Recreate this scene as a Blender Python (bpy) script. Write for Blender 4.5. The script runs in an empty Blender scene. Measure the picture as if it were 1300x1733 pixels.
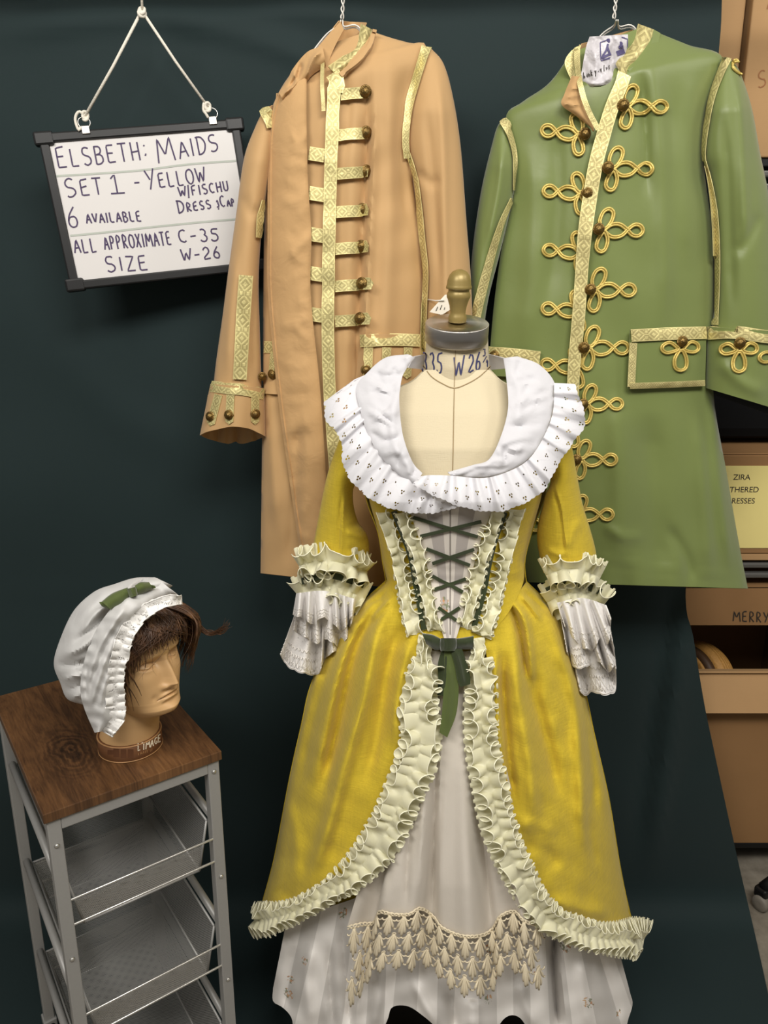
import bpy, bmesh, math, random
import numpy as np
from mathutils import Vector, Matrix
from mathutils.bvhtree import BVHTree
PI = math.pi
random.seed(7); rng = np.random.default_rng(7)
S = bpy.context.scene
COL = S.collection

# ---------------------------------------------------------------- camera, world, lights, exposure
H = 1.5                                   # eye height; the floor is z = 0
FPX = 1250.0; PITCH = math.radians(15)
CP, SP = math.cos(PITCH), math.sin(PITCH)
cam = bpy.data.cameras.new('camera'); camo = bpy.data.objects.new('camera', cam); COL.objects.link(camo)
cam.sensor_fit = 'VERTICAL'; cam.sensor_height = 36.0; cam.lens = FPX / 1733.0 * 36.0
cam.clip_start = 0.05
camo.location = (0, 0, H); camo.rotation_euler = (math.radians(75), 0, 0)
S.camera = camo
S.view_settings.view_transform = 'Standard'; S.view_settings.look = 'None'
S.view_settings.exposure = 0.0; S.view_settings.gamma = 1.0; S.view_settings.use_curve_mapping = False
W = bpy.data.worlds.new('room_light'); S.world = W; W.use_nodes = True
W.node_tree.nodes['Background'].inputs[0].default_value = (1.0, 0.94, 0.86, 1)
W.node_tree.nodes['Background'].inputs[1].default_value = 0.17
def area(name, loc, target, sx, sy, power, col=(1, 0.965, 0.91)):
    l = bpy.data.lights.new(name, 'AREA'); l.shape = 'RECTANGLE'; l.size = sx; l.size_y = sy
    l.energy = power; l.color = col
    o = bpy.data.objects.new(name, l); COL.objects.link(o); o.location = loc
    o.rotation_euler = (Vector(target) - Vector(loc)).to_track_quat('-Z', 'Y').to_euler()
    return o
area('ceiling_fluorescent', (0.5, -0.35, 2.9), (0.15, 1.3, 0.75), 1.2, 0.6, 42)
area('ceiling_fluorescent', (-1.1, -0.6, 2.85), (-0.1, 1.4, 0.8), 1.2, 0.6, 35)
area('ceiling_fluorescent', (1.9, 0.5, 2.95), (1.0, 1.6, 0.9), 0.6, 0.9, 12)

# ---------------------------------------------------------------- helpers
def srgb(r, g, b):
    f = lambda c: c / 12.92 if c <= 0.04045 else ((c + 0.055) / 1.055) ** 2.4
    return (f(r / 255), f(g / 255), f(b / 255), 1)
def unproj(px, py, Y):
    """the place where the sight line of a pixel meets the depth Y (arrays or numbers)"""
    x = (np.asarray(px, float) - 650) / FPX; y = (866.5 - np.asarray(py, float)) / FPX
    k = np.asarray(Y, float) / (CP + y * SP)
    return np.stack(np.broadcast_arrays(k * x, np.asarray(Y, float) + 0 * k, H + k * (-SP + y * CP)), -1)
def at(px, py, Y): return Vector(unproj(px, py, Y))
def ray(px, py):
    x = (px - 650) / FPX; y = (866.5 - py) / FPX
    return Vector((x, CP + y * SP, -SP + y * CP)).normalized()
CAMV = Vector((0, 0, H))

ORG = {}          # object -> world origin
BV = {}           # object -> BVH in world space
def tag(o, label, cat, group=None, kind=None):
    if label: o['label'] = label
    if cat: o['category'] = cat
    if group: o['group'] = group
    if kind: o['kind'] = kind
    return o
def thing(name, label, cat, loc, group=None):
    o = bpy.data.objects.new(name, None); COL.objects.link(o); o.location = loc
    o.empty_display_size = 0.05
    ORG[o] = Vector(loc)
    return tag(o, label, cat, group)
def obj(name, verts, faces, mat, parent=None, uv=None, smooth=True, solid=None, bevel=None, subd=0, bvh=False, label=None, mats=None, fmat=None):
    verts = np.asarray(verts, float).reshape(-1, 3)
    if parent is not None: org = ORG[parent]
    else:
        lo, hi = verts.min(0), verts.max(0); org = Vector(((lo[0] + hi[0]) / 2, (lo[1] + hi[1]) / 2, lo[2]))
    me = bpy.data.meshes.new(name)
    me.from_pydata((verts - np.array(org)).tolist(), [], [tuple(int(i) for i in f) for f in faces])
    if uv is not None:
        uv = np.asarray(uv, float); L = me.uv_layers.new(name='UVMap')
        idx = np.empty(len(me.loops), int); me.loops.foreach_get('vertex_index', idx)
        L.data.foreach_set('uv', uv[idx].astype(np.float32).ravel())
    for m in (mats or [mat]): me.materials.append(m)
    if fmat is not None: me.polygons.foreach_set('material_index', np.asarray(fmat, np.int32))
    me.polygons.foreach_set('use_smooth', np.full(len(me.polygons), bool(smooth)))
    me.update()
    o = bpy.data.objects.new(name, me); COL.objects.link(o)
    if parent is not None: o.parent = parent
    else: o.location = org
    ORG[o] = Vector(org)
    if label: o['label'] = label
    if bevel:
        b = o.modifiers.new('bevel', 'BEVEL'); b.width = bevel; b.segments = 2; b.limit_method = 'ANGLE'
    if solid:
        s = o.modifiers.new('thickness', 'SOLIDIFY'); s.thickness = abs(solid); s.offset = 0 if solid < 0 else 1
        if smooth: e = o.modifiers.new('edges', 'EDGE_SPLIT'); e.split_angle = math.radians(50)
    if subd:
        s = o.modifiers.new('smooth', 'SUBSURF'); s.levels = subd; s.render_levels = subd
    if bvh: BV[o] = BVHTree.FromPolygons(verts.tolist(), [tuple(int(i) for i in f) for f in faces])
    return o
class MB:
    """collects shapes into one mesh"""
    def __init__(self): self.v = []; self.f = []; self.uv = []; self.n = 0
    def add(self, v, f, uv=None):
        v = np.asarray(v, float).reshape(-1, 3)
        self.v.append(v); self.f += [tuple(i + self.n for i in q) for q in f]
        self.uv.append(np.zeros((len(v), 2)) if uv is None else np.asarray(uv, float)); self.n += len(v)
        return self
    def build(self, name, mat, parent=None, **k):
        return obj(name, np.concatenate(self.v), self.f, mat, parent, uv=np.concatenate(self.uv), **k)
def gridfaces(n, m, closed=False):
    """n rows by m columns"""
    F = []
    for i in range(n - 1):
        for j in range(m if closed else m - 1):
            k = (j + 1) % m
            F.append((i * m + j, i * m + k, (i + 1) * m + k, (i + 1) * m + j))
    return F
def spline(P, n, sharp=False):
    P = np.asarray(P, float)
    if len(P) > 2 and not sharp:
        E = np.vstack([2 * P[0] - P[1], P, 2 * P[-1] - P[-2]]); out = []
        for i in range(1, len(E) - 2):
            t = np.linspace(0, 1, 14, endpoint=False)[:, None]
            a, b, c, d = E[i - 1], E[i], E[i + 1], E[i + 2]
            out.append(0.5 * (2 * b + (c - a) * t + (2 * a - 5 * b + 4 * c - d) * t * t + (3 * b - a - 3 * c + d) * t ** 3))
        P = np.vstack(out + [P[-1:]])
    s = np.r_[0, np.cumsum(np.linalg.norm(np.diff(P, axis=0), axis=1))]
    q = np.linspace(0, s[-1], n)
    return np.stack([np.interp(q, s, P[:, k]) for k in range(P.shape[1])], 1)
def plen(P):
    P = np.asarray(P, float); return float(np.linalg.norm(np.diff(P, axis=0), axis=1).sum())
def lerpt(tab, x):
    a = np.asarray(tab, float); return np.interp(x, a[:, 0], a[:, 1])
def sstep(a, b, x):
    t = np.clip((x - a) / (b - a), 0, 1); return t * t * (3 - 2 * t)
def foldf(lines, PX, PY):
    """cloth folds: each line (points, width px, height m[, 's' for a step]) raises or lowers the cloth along a curve"""
    out = np.zeros_like(PX)
    for L in lines:
        P = spline(L[0], 24); w, amp = L[1], L[2]; mode = L[3] if len(L) > 3 else 'r'
        best = np.full(PX.shape, 1e9); tau = np.zeros_like(PX); sg = np.zeros_like(PX)
        for i in range(len(P) - 1):
            a, b = P[i], P[i + 1]; d = b - a; q = (d ** 2).sum() + 1e-9
            t = np.clip(((PX - a[0]) * d[0] + (PY - a[1]) * d[1]) / q, 0, 1)
            ex = PX - a[0] - t * d[0]; ey = PY - a[1] - t * d[1]; dd = np.hypot(ex, ey)
            m = dd < best; best = np.where(m, dd, best); tau = np.where(m, (i + t) / (len(P) - 1), tau)
            sg = np.where(m, np.sign(ex * d[1] - ey * d[0]), sg)
        env = np.clip(np.minimum(tau, 1 - tau) * 5 + 0.12, 0, 1)
        g = np.exp(-(best / w) ** 2)
        out += amp * env * (g if mode == 'r' else sg * np.clip(best / w, 0, 1) * np.exp(-(best / (2.2 * w)) ** 2) * 1.6)
    return out
def wob(PX, PY, a, sc, seed=0):
    r = np.random.default_rng(seed); out = 0
    for k in range(6):
        ang = r.uniform(0, PI); f = 2 * PI / (sc * r.uniform(0.6, 1.7)); ph = r.uniform(0, 6.28)
        out = out + np.sin((PX * math.cos(ang) + PY * math.sin(ang)) * f + ph)
    return a * out / 3
def nearest_hit(px, py, bvhs, Yd):
    d = ray(px, py); best = None
    for b in bvhs:
        h = b.ray_cast(CAMV, d)
        if h[0] is not None and (best is None or h[3] < best[2]): best = (h[0], h[1], h[3])
    if best is None:
        p = at(px, py, Yd); h = None
        for b in bvhs:
            q = b.find_nearest(p)
            if q[0] is not None and (h is None or q[3] < h[2]): h = (q[0], q[1], q[3])
        n = (CAMV - p).normalized()
        return (at(px, py, h[0].y) if h else p), n
    n = best[1]
    if n.dot(d) > 0: n = -n
    return best[0], n
def sheetgrid(A, B, Yf, n, m, folds=(), disp=None, sharp=False):
    A = spline(A, n, sharp); B = spline(B, n, sharp); s = np.linspace(0, 1, m)[None, :]
    PX = A[:, :1] * (1 - s) + B[:, :1] * s; PY = A[:, 1:] * (1 - s) + B[:, 1:] * s
    T = np.linspace(0, 1, n)[:, None] + 0 * s; Sg = s + 0 * T
    Y = Yf(PX, PY, Sg, T)
    if len(folds): Y = Y - foldf(folds, PX, PY)
    if disp is not None: Y = Y - disp(PX, PY, Sg, T)
    V = unproj(PX, PY, Y)
    wid = np.linalg.norm(np.diff(V, axis=1), axis=2).sum(1).mean(); hei = np.linalg.norm(np.diff(V, axis=0), axis=2).sum(0).mean()
    uv = np.stack([Sg * wid, T * hei], -1).reshape(-1, 2)
    return V, uv
def sheet(name, A, B, Yf, n, m, mat, parent, folds=(), disp=None, solid=0.0015, bvh=False, sharp=False, uvunit=False, **k):
    V, uv = sheetgrid(A, B, Yf, n, m, folds, disp, sharp)
    if uvunit: uv = np.stack([np.tile(np.linspace(0, 1, m), n), uv[:, 1] / max(uv[:, 0].max(), 1e-6)], 1)
    return obj(name, V.reshape(-1, 3), gridfaces(n, m), mat, parent, uv=uv, solid=solid, bvh=bvh, **k)
def on(bvhs, off, Yd=1.3):
    """depth function: lies OFF in front of the given surfaces"""
    def f(PX, PY, Sg, T):
        out = np.empty(PX.shape)
        for i in range(PX.shape[0]):
            for j in range(PX.shape[1]):
                p, n = nearest_hit(PX[i, j], PY[i, j], bvhs, Yd); out[i, j] = p.y
        return out - off
    return f
def const(y): return lambda PX, PY, Sg, T: np.full(PX.shape, float(y))
def loft(name, L, R, Y0, df, db, n, m, mat, parent, folds=(), disp=None, e=0.55, solid=0.0, cap=False, sharp=False, bvh=True):
    """closed cloth tube between two outlines: the front bulges DF towards the viewer, the back DB away; numbers or tables over t"""
    tv = np.linspace(0, 1, n)[:, None]
    g = lambda q: lerpt(q, tv) if isinstance(q, (list, tuple)) else (q if np.isscalar(q) else q)
    y0, f_, b_ = g(Y0), g(df), g(db)
    V, uv = sheetgrid(L, R, lambda PX, PY, Sg, T: y0 - f_ * np.sin(PI * np.clip(Sg, 0, 1)) ** e, n, m, folds, disp, sharp)
    Vb, ub = sheetgrid(L, R, lambda PX, PY, Sg, T: y0 + b_ * np.sin(PI * np.clip(Sg, 0, 1)) ** e, n, m, (), None, sharp)
    V = np.concatenate([V, Vb[:, -2:0:-1]], 1); mm = V.shape[1]
    uvb = ub.reshape(n, m, 2)[:, -2:0:-1]; UV = np.concatenate([uv.reshape(n, m, 2), uvb], 1).reshape(-1, 2)
    F = gridfaces(n, mm, True)
    if cap: F += [tuple(range(mm)), tuple(range((n - 1) * mm + mm - 1, (n - 1) * mm - 1, -1))]
    return obj(name, V.reshape(-1, 3), F, mat, parent, uv=UV, solid=solid or None, bvh=bvh)
def stripgrid(path, w, bvhs, off, Yd=1.3, step=6, point=0, sharp=False, ns=3):
    path = np.asarray(path, float); n = max(3, int(plen(path) / step)); P = spline(path, n, sharp)
    T = np.gradient(P, axis=0); T /= np.linalg.norm(T, axis=1)[:, None] + 1e-9; N = np.stack([-T[:, 1], T[:, 0]], 1)
    W = np.full(n, float(w)) if np.isscalar(w) else np.interp(np.linspace(0, 1, n), np.linspace(0, 1, len(w)), w)
    V = np.empty((n, ns, 3)); hit = [[nearest_hit(*(P[i] + N[i] * W[i] * (j / (ns - 1) - 0.5)), bvhs, Yd) for j in range(ns)] for i in range(n)]
    for i in range(n):
        for j in range(ns):
            p, nn = hit[i][j]; V[i, j] = p + (nn * 0.4 + (CAMV - p).normalized() * 0.6) * off
    if point:      # a pointed end
        d = Vector(V[-1, ns // 2] - V[-2, ns // 2]).normalized(); V[-1, ns // 2] += np.array(d) * point
    ww = np.linalg.norm(V[:, -1] - V[:, 0], axis=1).mean() + 1e-6
    ln = np.r_[0, np.cumsum(np.linalg.norm(np.diff(V[:, ns // 2], axis=0), axis=1))] / ww
    uv = np.stack([np.tile(np.linspace(0, 1, ns), n), np.repeat(ln, ns)], 1)
    return V.reshape(-1, 3), gridfaces(n, ns), uv
def strip(name, path, w, bvhs, mat, parent, off=0.003, th=0.0015, Yd=1.3, step=6, point=0, sharp=False, ns=3, **k):
    V, F, uv = stripgrid(path, w, bvhs, off, Yd, step, point, sharp, ns)
    return obj(name, V, F, mat, parent, uv=uv, solid=-th, **k)
def tubegeo(P, r, sides=8, closed=False, caps=True):
    P = np.asarray(P, float); n = len(P); R = np.full(n, float(r)) if np.isscalar(r) else np.interp(np.linspace(0, 1, n), np.linspace(0, 1, len(r)), r)
    T = (np.roll(P, -1, 0) - np.roll(P, 1, 0)) if closed else np.gradient(P, axis=0)
    T /= np.linalg.norm(T, axis=1)[:, None] + 1e-12
    u = np.cross(T[0], [0.31, 0.2, 0.93]); u /= np.linalg.norm(u) + 1e-12
    a = np.linspace(0, 2 * PI, sides, endpoint=False); V = []
    for i in range(n):
        u = u - T[i] * np.dot(u, T[i]); u /= np.linalg.norm(u) + 1e-12; w = np.cross(T[i], u)
        V.append(P[i] + R[i] * (np.cos(a)[:, None] * u + np.sin(a)[:, None] * w))
    F = gridfaces(n, sides, True)
    if closed: F += [((n - 1) * sides + j, (n - 1) * sides + (j + 1) % sides, (j + 1) % sides, j) for j in range(sides)]
    elif caps: F += [tuple(range(sides - 1, -1, -1)), tuple(range((n - 1) * sides, n * sides))]
    return np.vstack(V), F
def tube(name, P, r, mat, parent, sides=8, closed=False, **k):
    v, f = tubegeo(P, r, sides, closed); return obj(name, v, f, mat, parent, **k)
def boxgeo(c, s, M=None):
    v = np.array([[x, y, z] for x in (-.5, .5) for y in (-.5, .5) for z in (-.5, .5)]) * np.array(s)
    if M is not None: v = v @ np.array(M.to_3x3()).T
    return v + np.array(c), [(0, 1, 3, 2), (4, 6, 7, 5), (0, 4, 5, 1), (2, 3, 7, 6), (0, 2, 6, 4), (1, 5, 7, 3)]
def box(name, c, s, mat, parent=None, M=None, bevel=0.002, **k):
    v, f = boxgeo(c, s, M); return obj(name, v, f, mat, parent, smooth=False, bevel=bevel, **k)
def barb(a, b, w, d, up=(0, 0, 1)):
    a, b = Vector(a), Vector(b); z = (b - a).normalized(); x = z.cross(Vector(up))
    if x.length < 1e-4: x = Vector((1, 0, 0))
    x.normalize(); y = z.cross(x); M = Matrix((x, y, z)).transposed()
    return boxgeo((a + b) / 2, (w, d, (b - a).length), M)
def lathegeo(prof, org, axis=(0, 0, 1), sides=24, sx=1.0, sy=1.0, xdir=None):
    z = Vector(axis).normalized(); x = Vector(xdir) if xdir else z.orthogonal(); x = (x - z * x.dot(z)).normalized(); y = z.cross(x)
    a = np.linspace(0, 2 * PI, sides, endpoint=False); V = []
    for r, h in prof:
        V.append(np.array(org) + np.array(z) * h + (np.cos(a) * r * sx)[:, None] * np.array(x) + (np.sin(a) * r * sy)[:, None] * np.array(y))
    n = len(prof); F = gridfaces(n, sides, True); F += [tuple(range(sides - 1, -1, -1)), tuple(range((n - 1) * sides, n * sides))]
    return np.vstack(V), F
def lathe(name, prof, org, mat, parent=None, axis=(0, 0, 1), sides=24, **k):
    g = {q: k.pop(q) for q in ('sx', 'sy', 'xdir') if q in k}
    v, f = lathegeo(prof, org, axis, sides, **g); return obj(name, v, f, mat, parent, **k)
def cordpts(path, bvhs, off, Yd, n, closed=False):
    P = spline(path, n); out = []
    for q in P:
        p, nn = nearest_hit(q[0], q[1], bvhs, Yd); out.append(p + (CAMV - p).normalized() * off)
    return np.array(out)

# handwriting: strokes in a unit box, y up
def arc(cx, cy, rx, ry, a0, a1, n=10):
    t = np.radians(np.linspace(a0, a1, n)); return [(cx + rx * math.cos(q), cy + ry * math.sin(q)) for q in t]
GL = {
 'A': [[(0, 0), (.45, 1), (.9, 0)], [(.15, .38), (.75, .38)]], 'B': [[(.1, 0), (.1, 1)], [(.1, 1)] + arc(.35, .76, .35, .24, 90, -90) + [(.1, .52)] + arc(.4, .26, .42, .26, 90, -90) + [(.1, 0)]],
 'C': [arc(.5, .5, .45, .5, 50, 310, 14)], 'D': [[(.1, 0), (.1, 1)], [(-.05, 1)] + arc(.2, .5, .65, .5, 90, -90, 12) + [(.05, 0)]],
 'E': [[(.75, 1), (.1, .97), (.1, 0), (.8, .04)], [(.1, .52), (.65, .54)]], 'F': [[(.75, 1), (.1, .98), (.1, 0)], [(.1, .52), (.6, .53)]],
 'H': [[(.1, 0), (.1, 1)], [(.8, 0), (.8, 1)], [(.1, .5), (.8, .5)]], 'I': [[(.3, 0), (.3, 1)]], 'L': [[(.1, 1), (.1, 0), (.75, .03)]],
 'M': [[(0, 0), (.12, 1), (.45, .3), (.8, 1), (.95, 0)]], 'O': [arc(.45, .5, .42, .5, 90, 450, 18)], 'P': [[(.1, 0), (.1, 1)] + arc(.3, .74, .4, .26, 90, -90) + [(.1, .48)]],
 'R': [[(.1, 0), (.1, 1)] + arc(.3, .74, .4, .26, 90, -90) + [(.15, .48), (.8, 0)]], 'S': [arc(.42, .75, .36, .25, 40, 270, 10) + arc(.42, .25, .4, .25, 90, -140, 12)],
 'T': [[(0, 1), (.85, 1)], [(.42, 1), (.42, 0)]], 'U': [[(.08, 1), (.08, .35)] + arc(.42, .32, .34, .32, 180, 360, 9) + [(.76, 1)]], 'V': [[(0, 1), (.4, 0), (.85, 1)]],
 'W': [[(0, 1), (.22, 0), (.48, .75), (.7, 0), (1, 1.02)]], 'X': [[(0, 0), (.8, 1)], [(.05, 1), (.8, 0)]], 'Y': [[(0, 1), (.42, .5)], [(.9, 1.05), (.3, 0)]],
 'Z': [[(.05, 1), (.8, 1), (.05, 0), (.85, .02)]], 'Q': [[(.1, .1), (.1, .5)]], ':': [[(.25, .2), (.4, .3)], [(.25, .72), (.4, .82)]], '-': [[(.1, .45), (.75, .47)]],
 '/': [[(0, -.2), (.5, 1.1)]], '1': [[(.15, .8), (.45, 1), (.45, 0)], [(0, 0), (.95, .02)]], '2': [arc(.4, .7, .36, .3, 160, -30, 9) + [(.02, .02), (.85, .06)]],
 '3': [arc(.36, .76, .32, .24, 140, -80, 9) + arc(.38, .27, .4, .27, 80, -150, 10)], '4': [[(.45, 1), (.05, .45), (.75, .45)], [(.6, .8), (.6, 0)]],
 '5': [[(.85, 1), (.2, .97), (.15, .58)] + arc(.35, .3, .42, .3, 100, -150, 10)], '6': [[(.62, 1), (.2, .6)] + arc(.4, .27, .33, .27, 165, 525, 14)],
 '&': [arc(.4, .75, .22, .2, 150, -90, 8) + arc(.4, .3, .26, .25, 90, -150, 9), [(.45, 1.05), (.45, .95)], [(.45, -.05), (.4, -.2)]], "'": [[(.2, 1), (.18, .8)]], ' ': [],
 'N': [[(.1, 0), (.1, 1), (.8, 0), (.8, 1)]], 'G': [arc(.5, .5, .45, .5, 50, 350, 14) + [(.95, .45), (.6, .45)]],
}
WID = {'I': .5, 'M': 1.15, 'W': 1.1, ':': .6, "'": .35, ' ': .5, '-': .85, 'O': 1.0, '1': .8, '/': .5}
def write(mb, text, p0, p1, h, bvhs, w=2.4, up=(-.19, -.98), first=1.0, off=0.0008, Yd=1.5, jit=0.03, r=None):
    """handwrites TEXT between two baseline pixels onto the given surfaces"""
    p0, p1, up = np.array(p0, float), np.array(p1, float), np.array(up, float)
    ws = [WID.get(c, .9) * (first if i == 0 else 1) for i, c in enumerate(text)]
    tot = sum(ws); x = 0
    for i, c in enumerate(text):
        sc = first if i == 0 else 1
        for st in GL[c]:
            q = [p0 + (p1 - p0) * (x + a * .82 * ws[i]) / tot + up * h * sc * (b + random.uniform(-jit, jit)) for a, b in st]
            sharp = len(st) <= 5
            n = max(3, int(plen(q) / 3)); P = spline(q, n, sharp)
            v, f, uv = stripgrid(P, w, bvhs, off, Yd, 3, 0, True, 2); mb.add(v, f, uv)
        x += ws[i]
    return mb
def fonttext(name, text, loc, size, M, mat, parent):
    c = bpy.data.curves.new(name, 'FONT'); c.body = text; c.size = size; c.extrude = 0.0003
    q = bpy.data.objects.new('letters', c); COL.objects.link(q); bpy.context.view_layer.update()
    me = bpy.data.meshes.new_from_object(q.evaluated_get(bpy.context.evaluated_depsgraph_get())); bpy.data.objects.remove(q); me.materials.clear(); me.materials.append(mat)
    o = bpy.data.objects.new(name, me); COL.objects.link(o); o.parent = parent
    o.matrix_local = Matrix.Translation(Vector(loc) - ORG[parent]) @ M.to_4x4(); ORG[o] = Vector(loc)
    return o

# ---------------------------------------------------------------- materials
class NT:
    def __init__(s, name):
        s.m = bpy.data.materials.new(name); s.m.use_nodes = True; s.t = s.m.node_tree; s.b = s.t.nodes['Principled BSDF']; s.out = s.t.nodes['Material Output']
    def n(s, ty, **k):
        q = s.t.nodes.new(ty)
        for a, v in k.items(): setattr(q, a, v)
        return q
    def link(s, a, b): s.t.links.new(a, b)
    def put(s, sock, v):
        if hasattr(v, 'is_linked') or isinstance(v, bpy.types.NodeSocket): s.link(v, sock)
        else: sock.default_value = v
    def math(s, op, a, b=0.0, c=0.0):
        q = s.n('ShaderNodeMath', operation=op)
        for i, v in enumerate((a, b, c)): s.put(q.inputs[i], v)
        return q.outputs[0]
    def uv(s):
        q = s.n('ShaderNodeTexCoord'); sp = s.n('ShaderNodeSeparateXYZ'); s.link(q.outputs['UV'], sp.inputs[0]); return sp.outputs[0], sp.outputs[1], q.outputs['UV']
    def obj(s): return s.n('ShaderNodeTexCoord').outputs['Object']
    def mapping(s, vec, sc):
        q = s.n('ShaderNodeMapping'); s.link(vec, q.inputs[0]); q.inputs[3].default_value = sc; return q.outputs[0]
    def noise(s, vec, sc, det=4, rough=.55, dist=0):
        q = s.n('ShaderNodeTexNoise'); s.link(vec, q.inputs['Vector']); q.inputs['Scale'].default_value = sc; q.inputs['Detail'].default_value = det; q.inputs['Roughness'].default_value = rough; q.inputs['Distortion'].default_value = dist
        return q.outputs[0]
    def ramp(s, fac, *st):
        q = s.n('ShaderNodeValToRGB'); s.link(fac, q.inputs[0]); e = q.color_ramp.elements
        while len(e) < len(st): e.new(0.5)
        for i, (p, c) in enumerate(st): e[i].position = p; e[i].color = c
        return q.outputs[0]
    def mix(s, fac, a, b):
        q = s.n('ShaderNodeMix', data_type='RGBA'); s.put(q.inputs[0], fac); s.put(q.inputs[6], a); s.put(q.inputs[7], b); return q.outputs[2]
    def bump(s, h, strength=.3, dist=.002, base=None):
        q = s.n('ShaderNodeBump'); s.link(h, q.inputs['Height']); q.inputs['Strength'].default_value = strength; q.inputs['Distance'].default_value = dist
        if base is not None: s.link(base, q.inputs['Normal'])
        return q.outputs[0]
    def alpha(s, a): s.put(s.b.inputs['Alpha'], a)
    def set(s, **k):
        for a, v in k.items(): s.put(s.b.inputs[a.replace('_', ' ')], v)
        return s
def mul(c, k): return (min(c[0] * k, 1), min(c[1] * k, 1), min(c[2] * k, 1), 1)
def fabric(name, c, rough=.85, var=.1, weave=.25, wr=.0, wrsc=18, sheen=.15, trans=0, wsc=900, spec=.2, aniso=(1, 1, 1), slub=0):
    q = NT(name); o = q.obj()
    n1 = q.noise(q.mapping(o, aniso), 9, 5, .6)
    col = q.mix(n1, mul(c, 1 - var), mul(c, 1 + var))
    if slub:
        s1 = q.noise(q.mapping(o, (1, 1, .06)), 330, 3, .6); s2 = q.noise(q.mapping(o, (.06, .06, 1)), 330, 3, .6)
        col = q.mix(q.math('MULTIPLY_ADD', q.math('ADD', s1, s2), 2.0, -1.5), mul(c, 1 - slub), col)
    w1 = q.noise(q.mapping(o, (1, 1, .12)), wsc, 2); w2 = q.noise(q.mapping(o, (.12, .12, 1)), wsc, 2)
    nb = q.bump(q.math('ADD', w1, w2), weave, .0006)
    if wr: nb = q.bump(q.noise(o, wrsc, 3, .5, .6), wr, .01, nb)
    q.set(Base_Color=col, Roughness=rough, Normal=nb, Sheen_Weight=sheen, Specular_IOR_Level=spec)
    if trans:
        tr = q.n('ShaderNodeBsdfTranslucent'); q.link(col, tr.inputs[0]); mx = q.n('ShaderNodeMixShader'); mx.inputs[0].default_value = trans
        q.link(q.b.outputs[0], mx.inputs[1]); q.link(tr.outputs[0], mx.inputs[2]); q.link(mx.outputs[0], q.out.inputs[0])
    return q.m
def plain(name, c, rough=.5, metal=0, spec=.5, var=0, sc=30, bump=0):
    q = NT(name); q.set(Base_Color=c, Roughness=rough, Metallic=metal, Specular_IOR_Level=spec)
    if var or bump:
        n1 = q.noise(q.obj(), sc, 4)
        if var: q.set(Base_Color=q.mix(n1, mul(c, 1 - var), mul(c, 1 + var)))
        if bump: q.set(Normal=q.bump(n1, bump, .002))
    return q.m
def brocade(name, light, dark):
    q = NT(name); u, v, _ = q.uv()
    p = q.math('FRACT', q.math('MULTIPLY', v, .8)); du = q.math('ABSOLUTE', q.math('SUBTRACT', u, .5)); dp = q.math('ABSOLUTE', q.math('SUBTRACT', p, .5))
    dia = q.math('SINE', q.math('MULTIPLY', q.math('ADD', q.math('MULTIPLY', du, .9), dp), 21))
    sq = q.math('SINE', q.math('MULTIPLY', q.math('MAXIMUM', q.math('ABSOLUTE', q.math('SUBTRACT', du, .24)), q.math('MULTIPLY', q.math('SUBTRACT', .5, dp), 1.0)), 30))
    sel = q.math('GREATER_THAN', dp, .36)
    pat = q.math('ADD', q.math('MULTIPLY', dia, q.math('SUBTRACT', 1, sel)), q.math('MULTIPLY', sq, sel))
    edge = q.math('GREATER_THAN', du, .43); pat = q.math('MAXIMUM', pat, q.math('MULTIPLY', edge, 1.0))
    f = q.math('SMOOTH_MIN', 1, q.math('SMOOTH_MAX', 0, q.math('MULTIPLY_ADD', pat, 1.1, .62), .1), .1)
    blot = q.noise(q.obj(), 45, 3)
    col = q.mix(q.math('MULTIPLY', f, q.math('MULTIPLY_ADD', blot, .9, .45)), dark, light)
    q.set(Base_Color=col, Metallic=.4, Roughness=q.math('MULTIPLY_ADD', blot, .25, .32), Normal=q.bump(f, .5, .0012, q.bump(blot, .4, .004)))
    return q.m
def eyelet(name, c, zone0):
    q = NT(name); u, v, _ = q.uv(); P = 1 / .021
    b = q.math('MULTIPLY', v, P); row = q.math('FLOOR', b); fv = q.math('FRACT', b)
    a = q.math('ADD', q.math('MULTIPLY', u, P), q.math('MULTIPLY', q.math('MODULO', row, 2), .5)); fu = q.math('FRACT', a)
    ds = []
    for cx, cy in ((.62, .5), (.45, .40), (.45, .60)):
        ds.append(q.math('SQRT', q.math('ADD', q.math('POWER', q.math('SUBTRACT', fu, cx), 2), q.math('POWER', q.math('SUBTRACT', fv, cy), 2))))
    d = q.math('MINIMUM', q.math('MINIMUM', ds[0], ds[1]), ds[2])
    zone = q.math('GREATER_THAN', u, zone0)
    hole = q.math('MULTIPLY', q.math('LESS_THAN', d, .070), zone)
    ring = q.math('MULTIPLY', q.math('LESS_THAN', d, .095), zone)
    vine = q.math('MULTIPLY', q.math('LESS_THAN', q.math('ABSOLUTE', q.math('SINE', q.math('ADD', q.math('MULTIPLY', u, 150), q.math('MULTIPLY', q.math('SINE', q.math('MULTIPLY', v, 150)), 1.2)))), .13), zone)
    h = q.math('ADD', q.math('MULTIPLY', ring, 1.0), q.math('MULTIPLY', vine, .5))
    q.set(Base_Color=c, Roughness=.85, Normal=q.bump(h, .6, .0012, q.bump(q.noise(q.obj(), 900, 2), .15, .0005)), Sheen_Weight=.1, Specular_IOR_Level=.2)
    q.alpha(q.math('SUBTRACT', 1, hole)); return q.m
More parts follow.
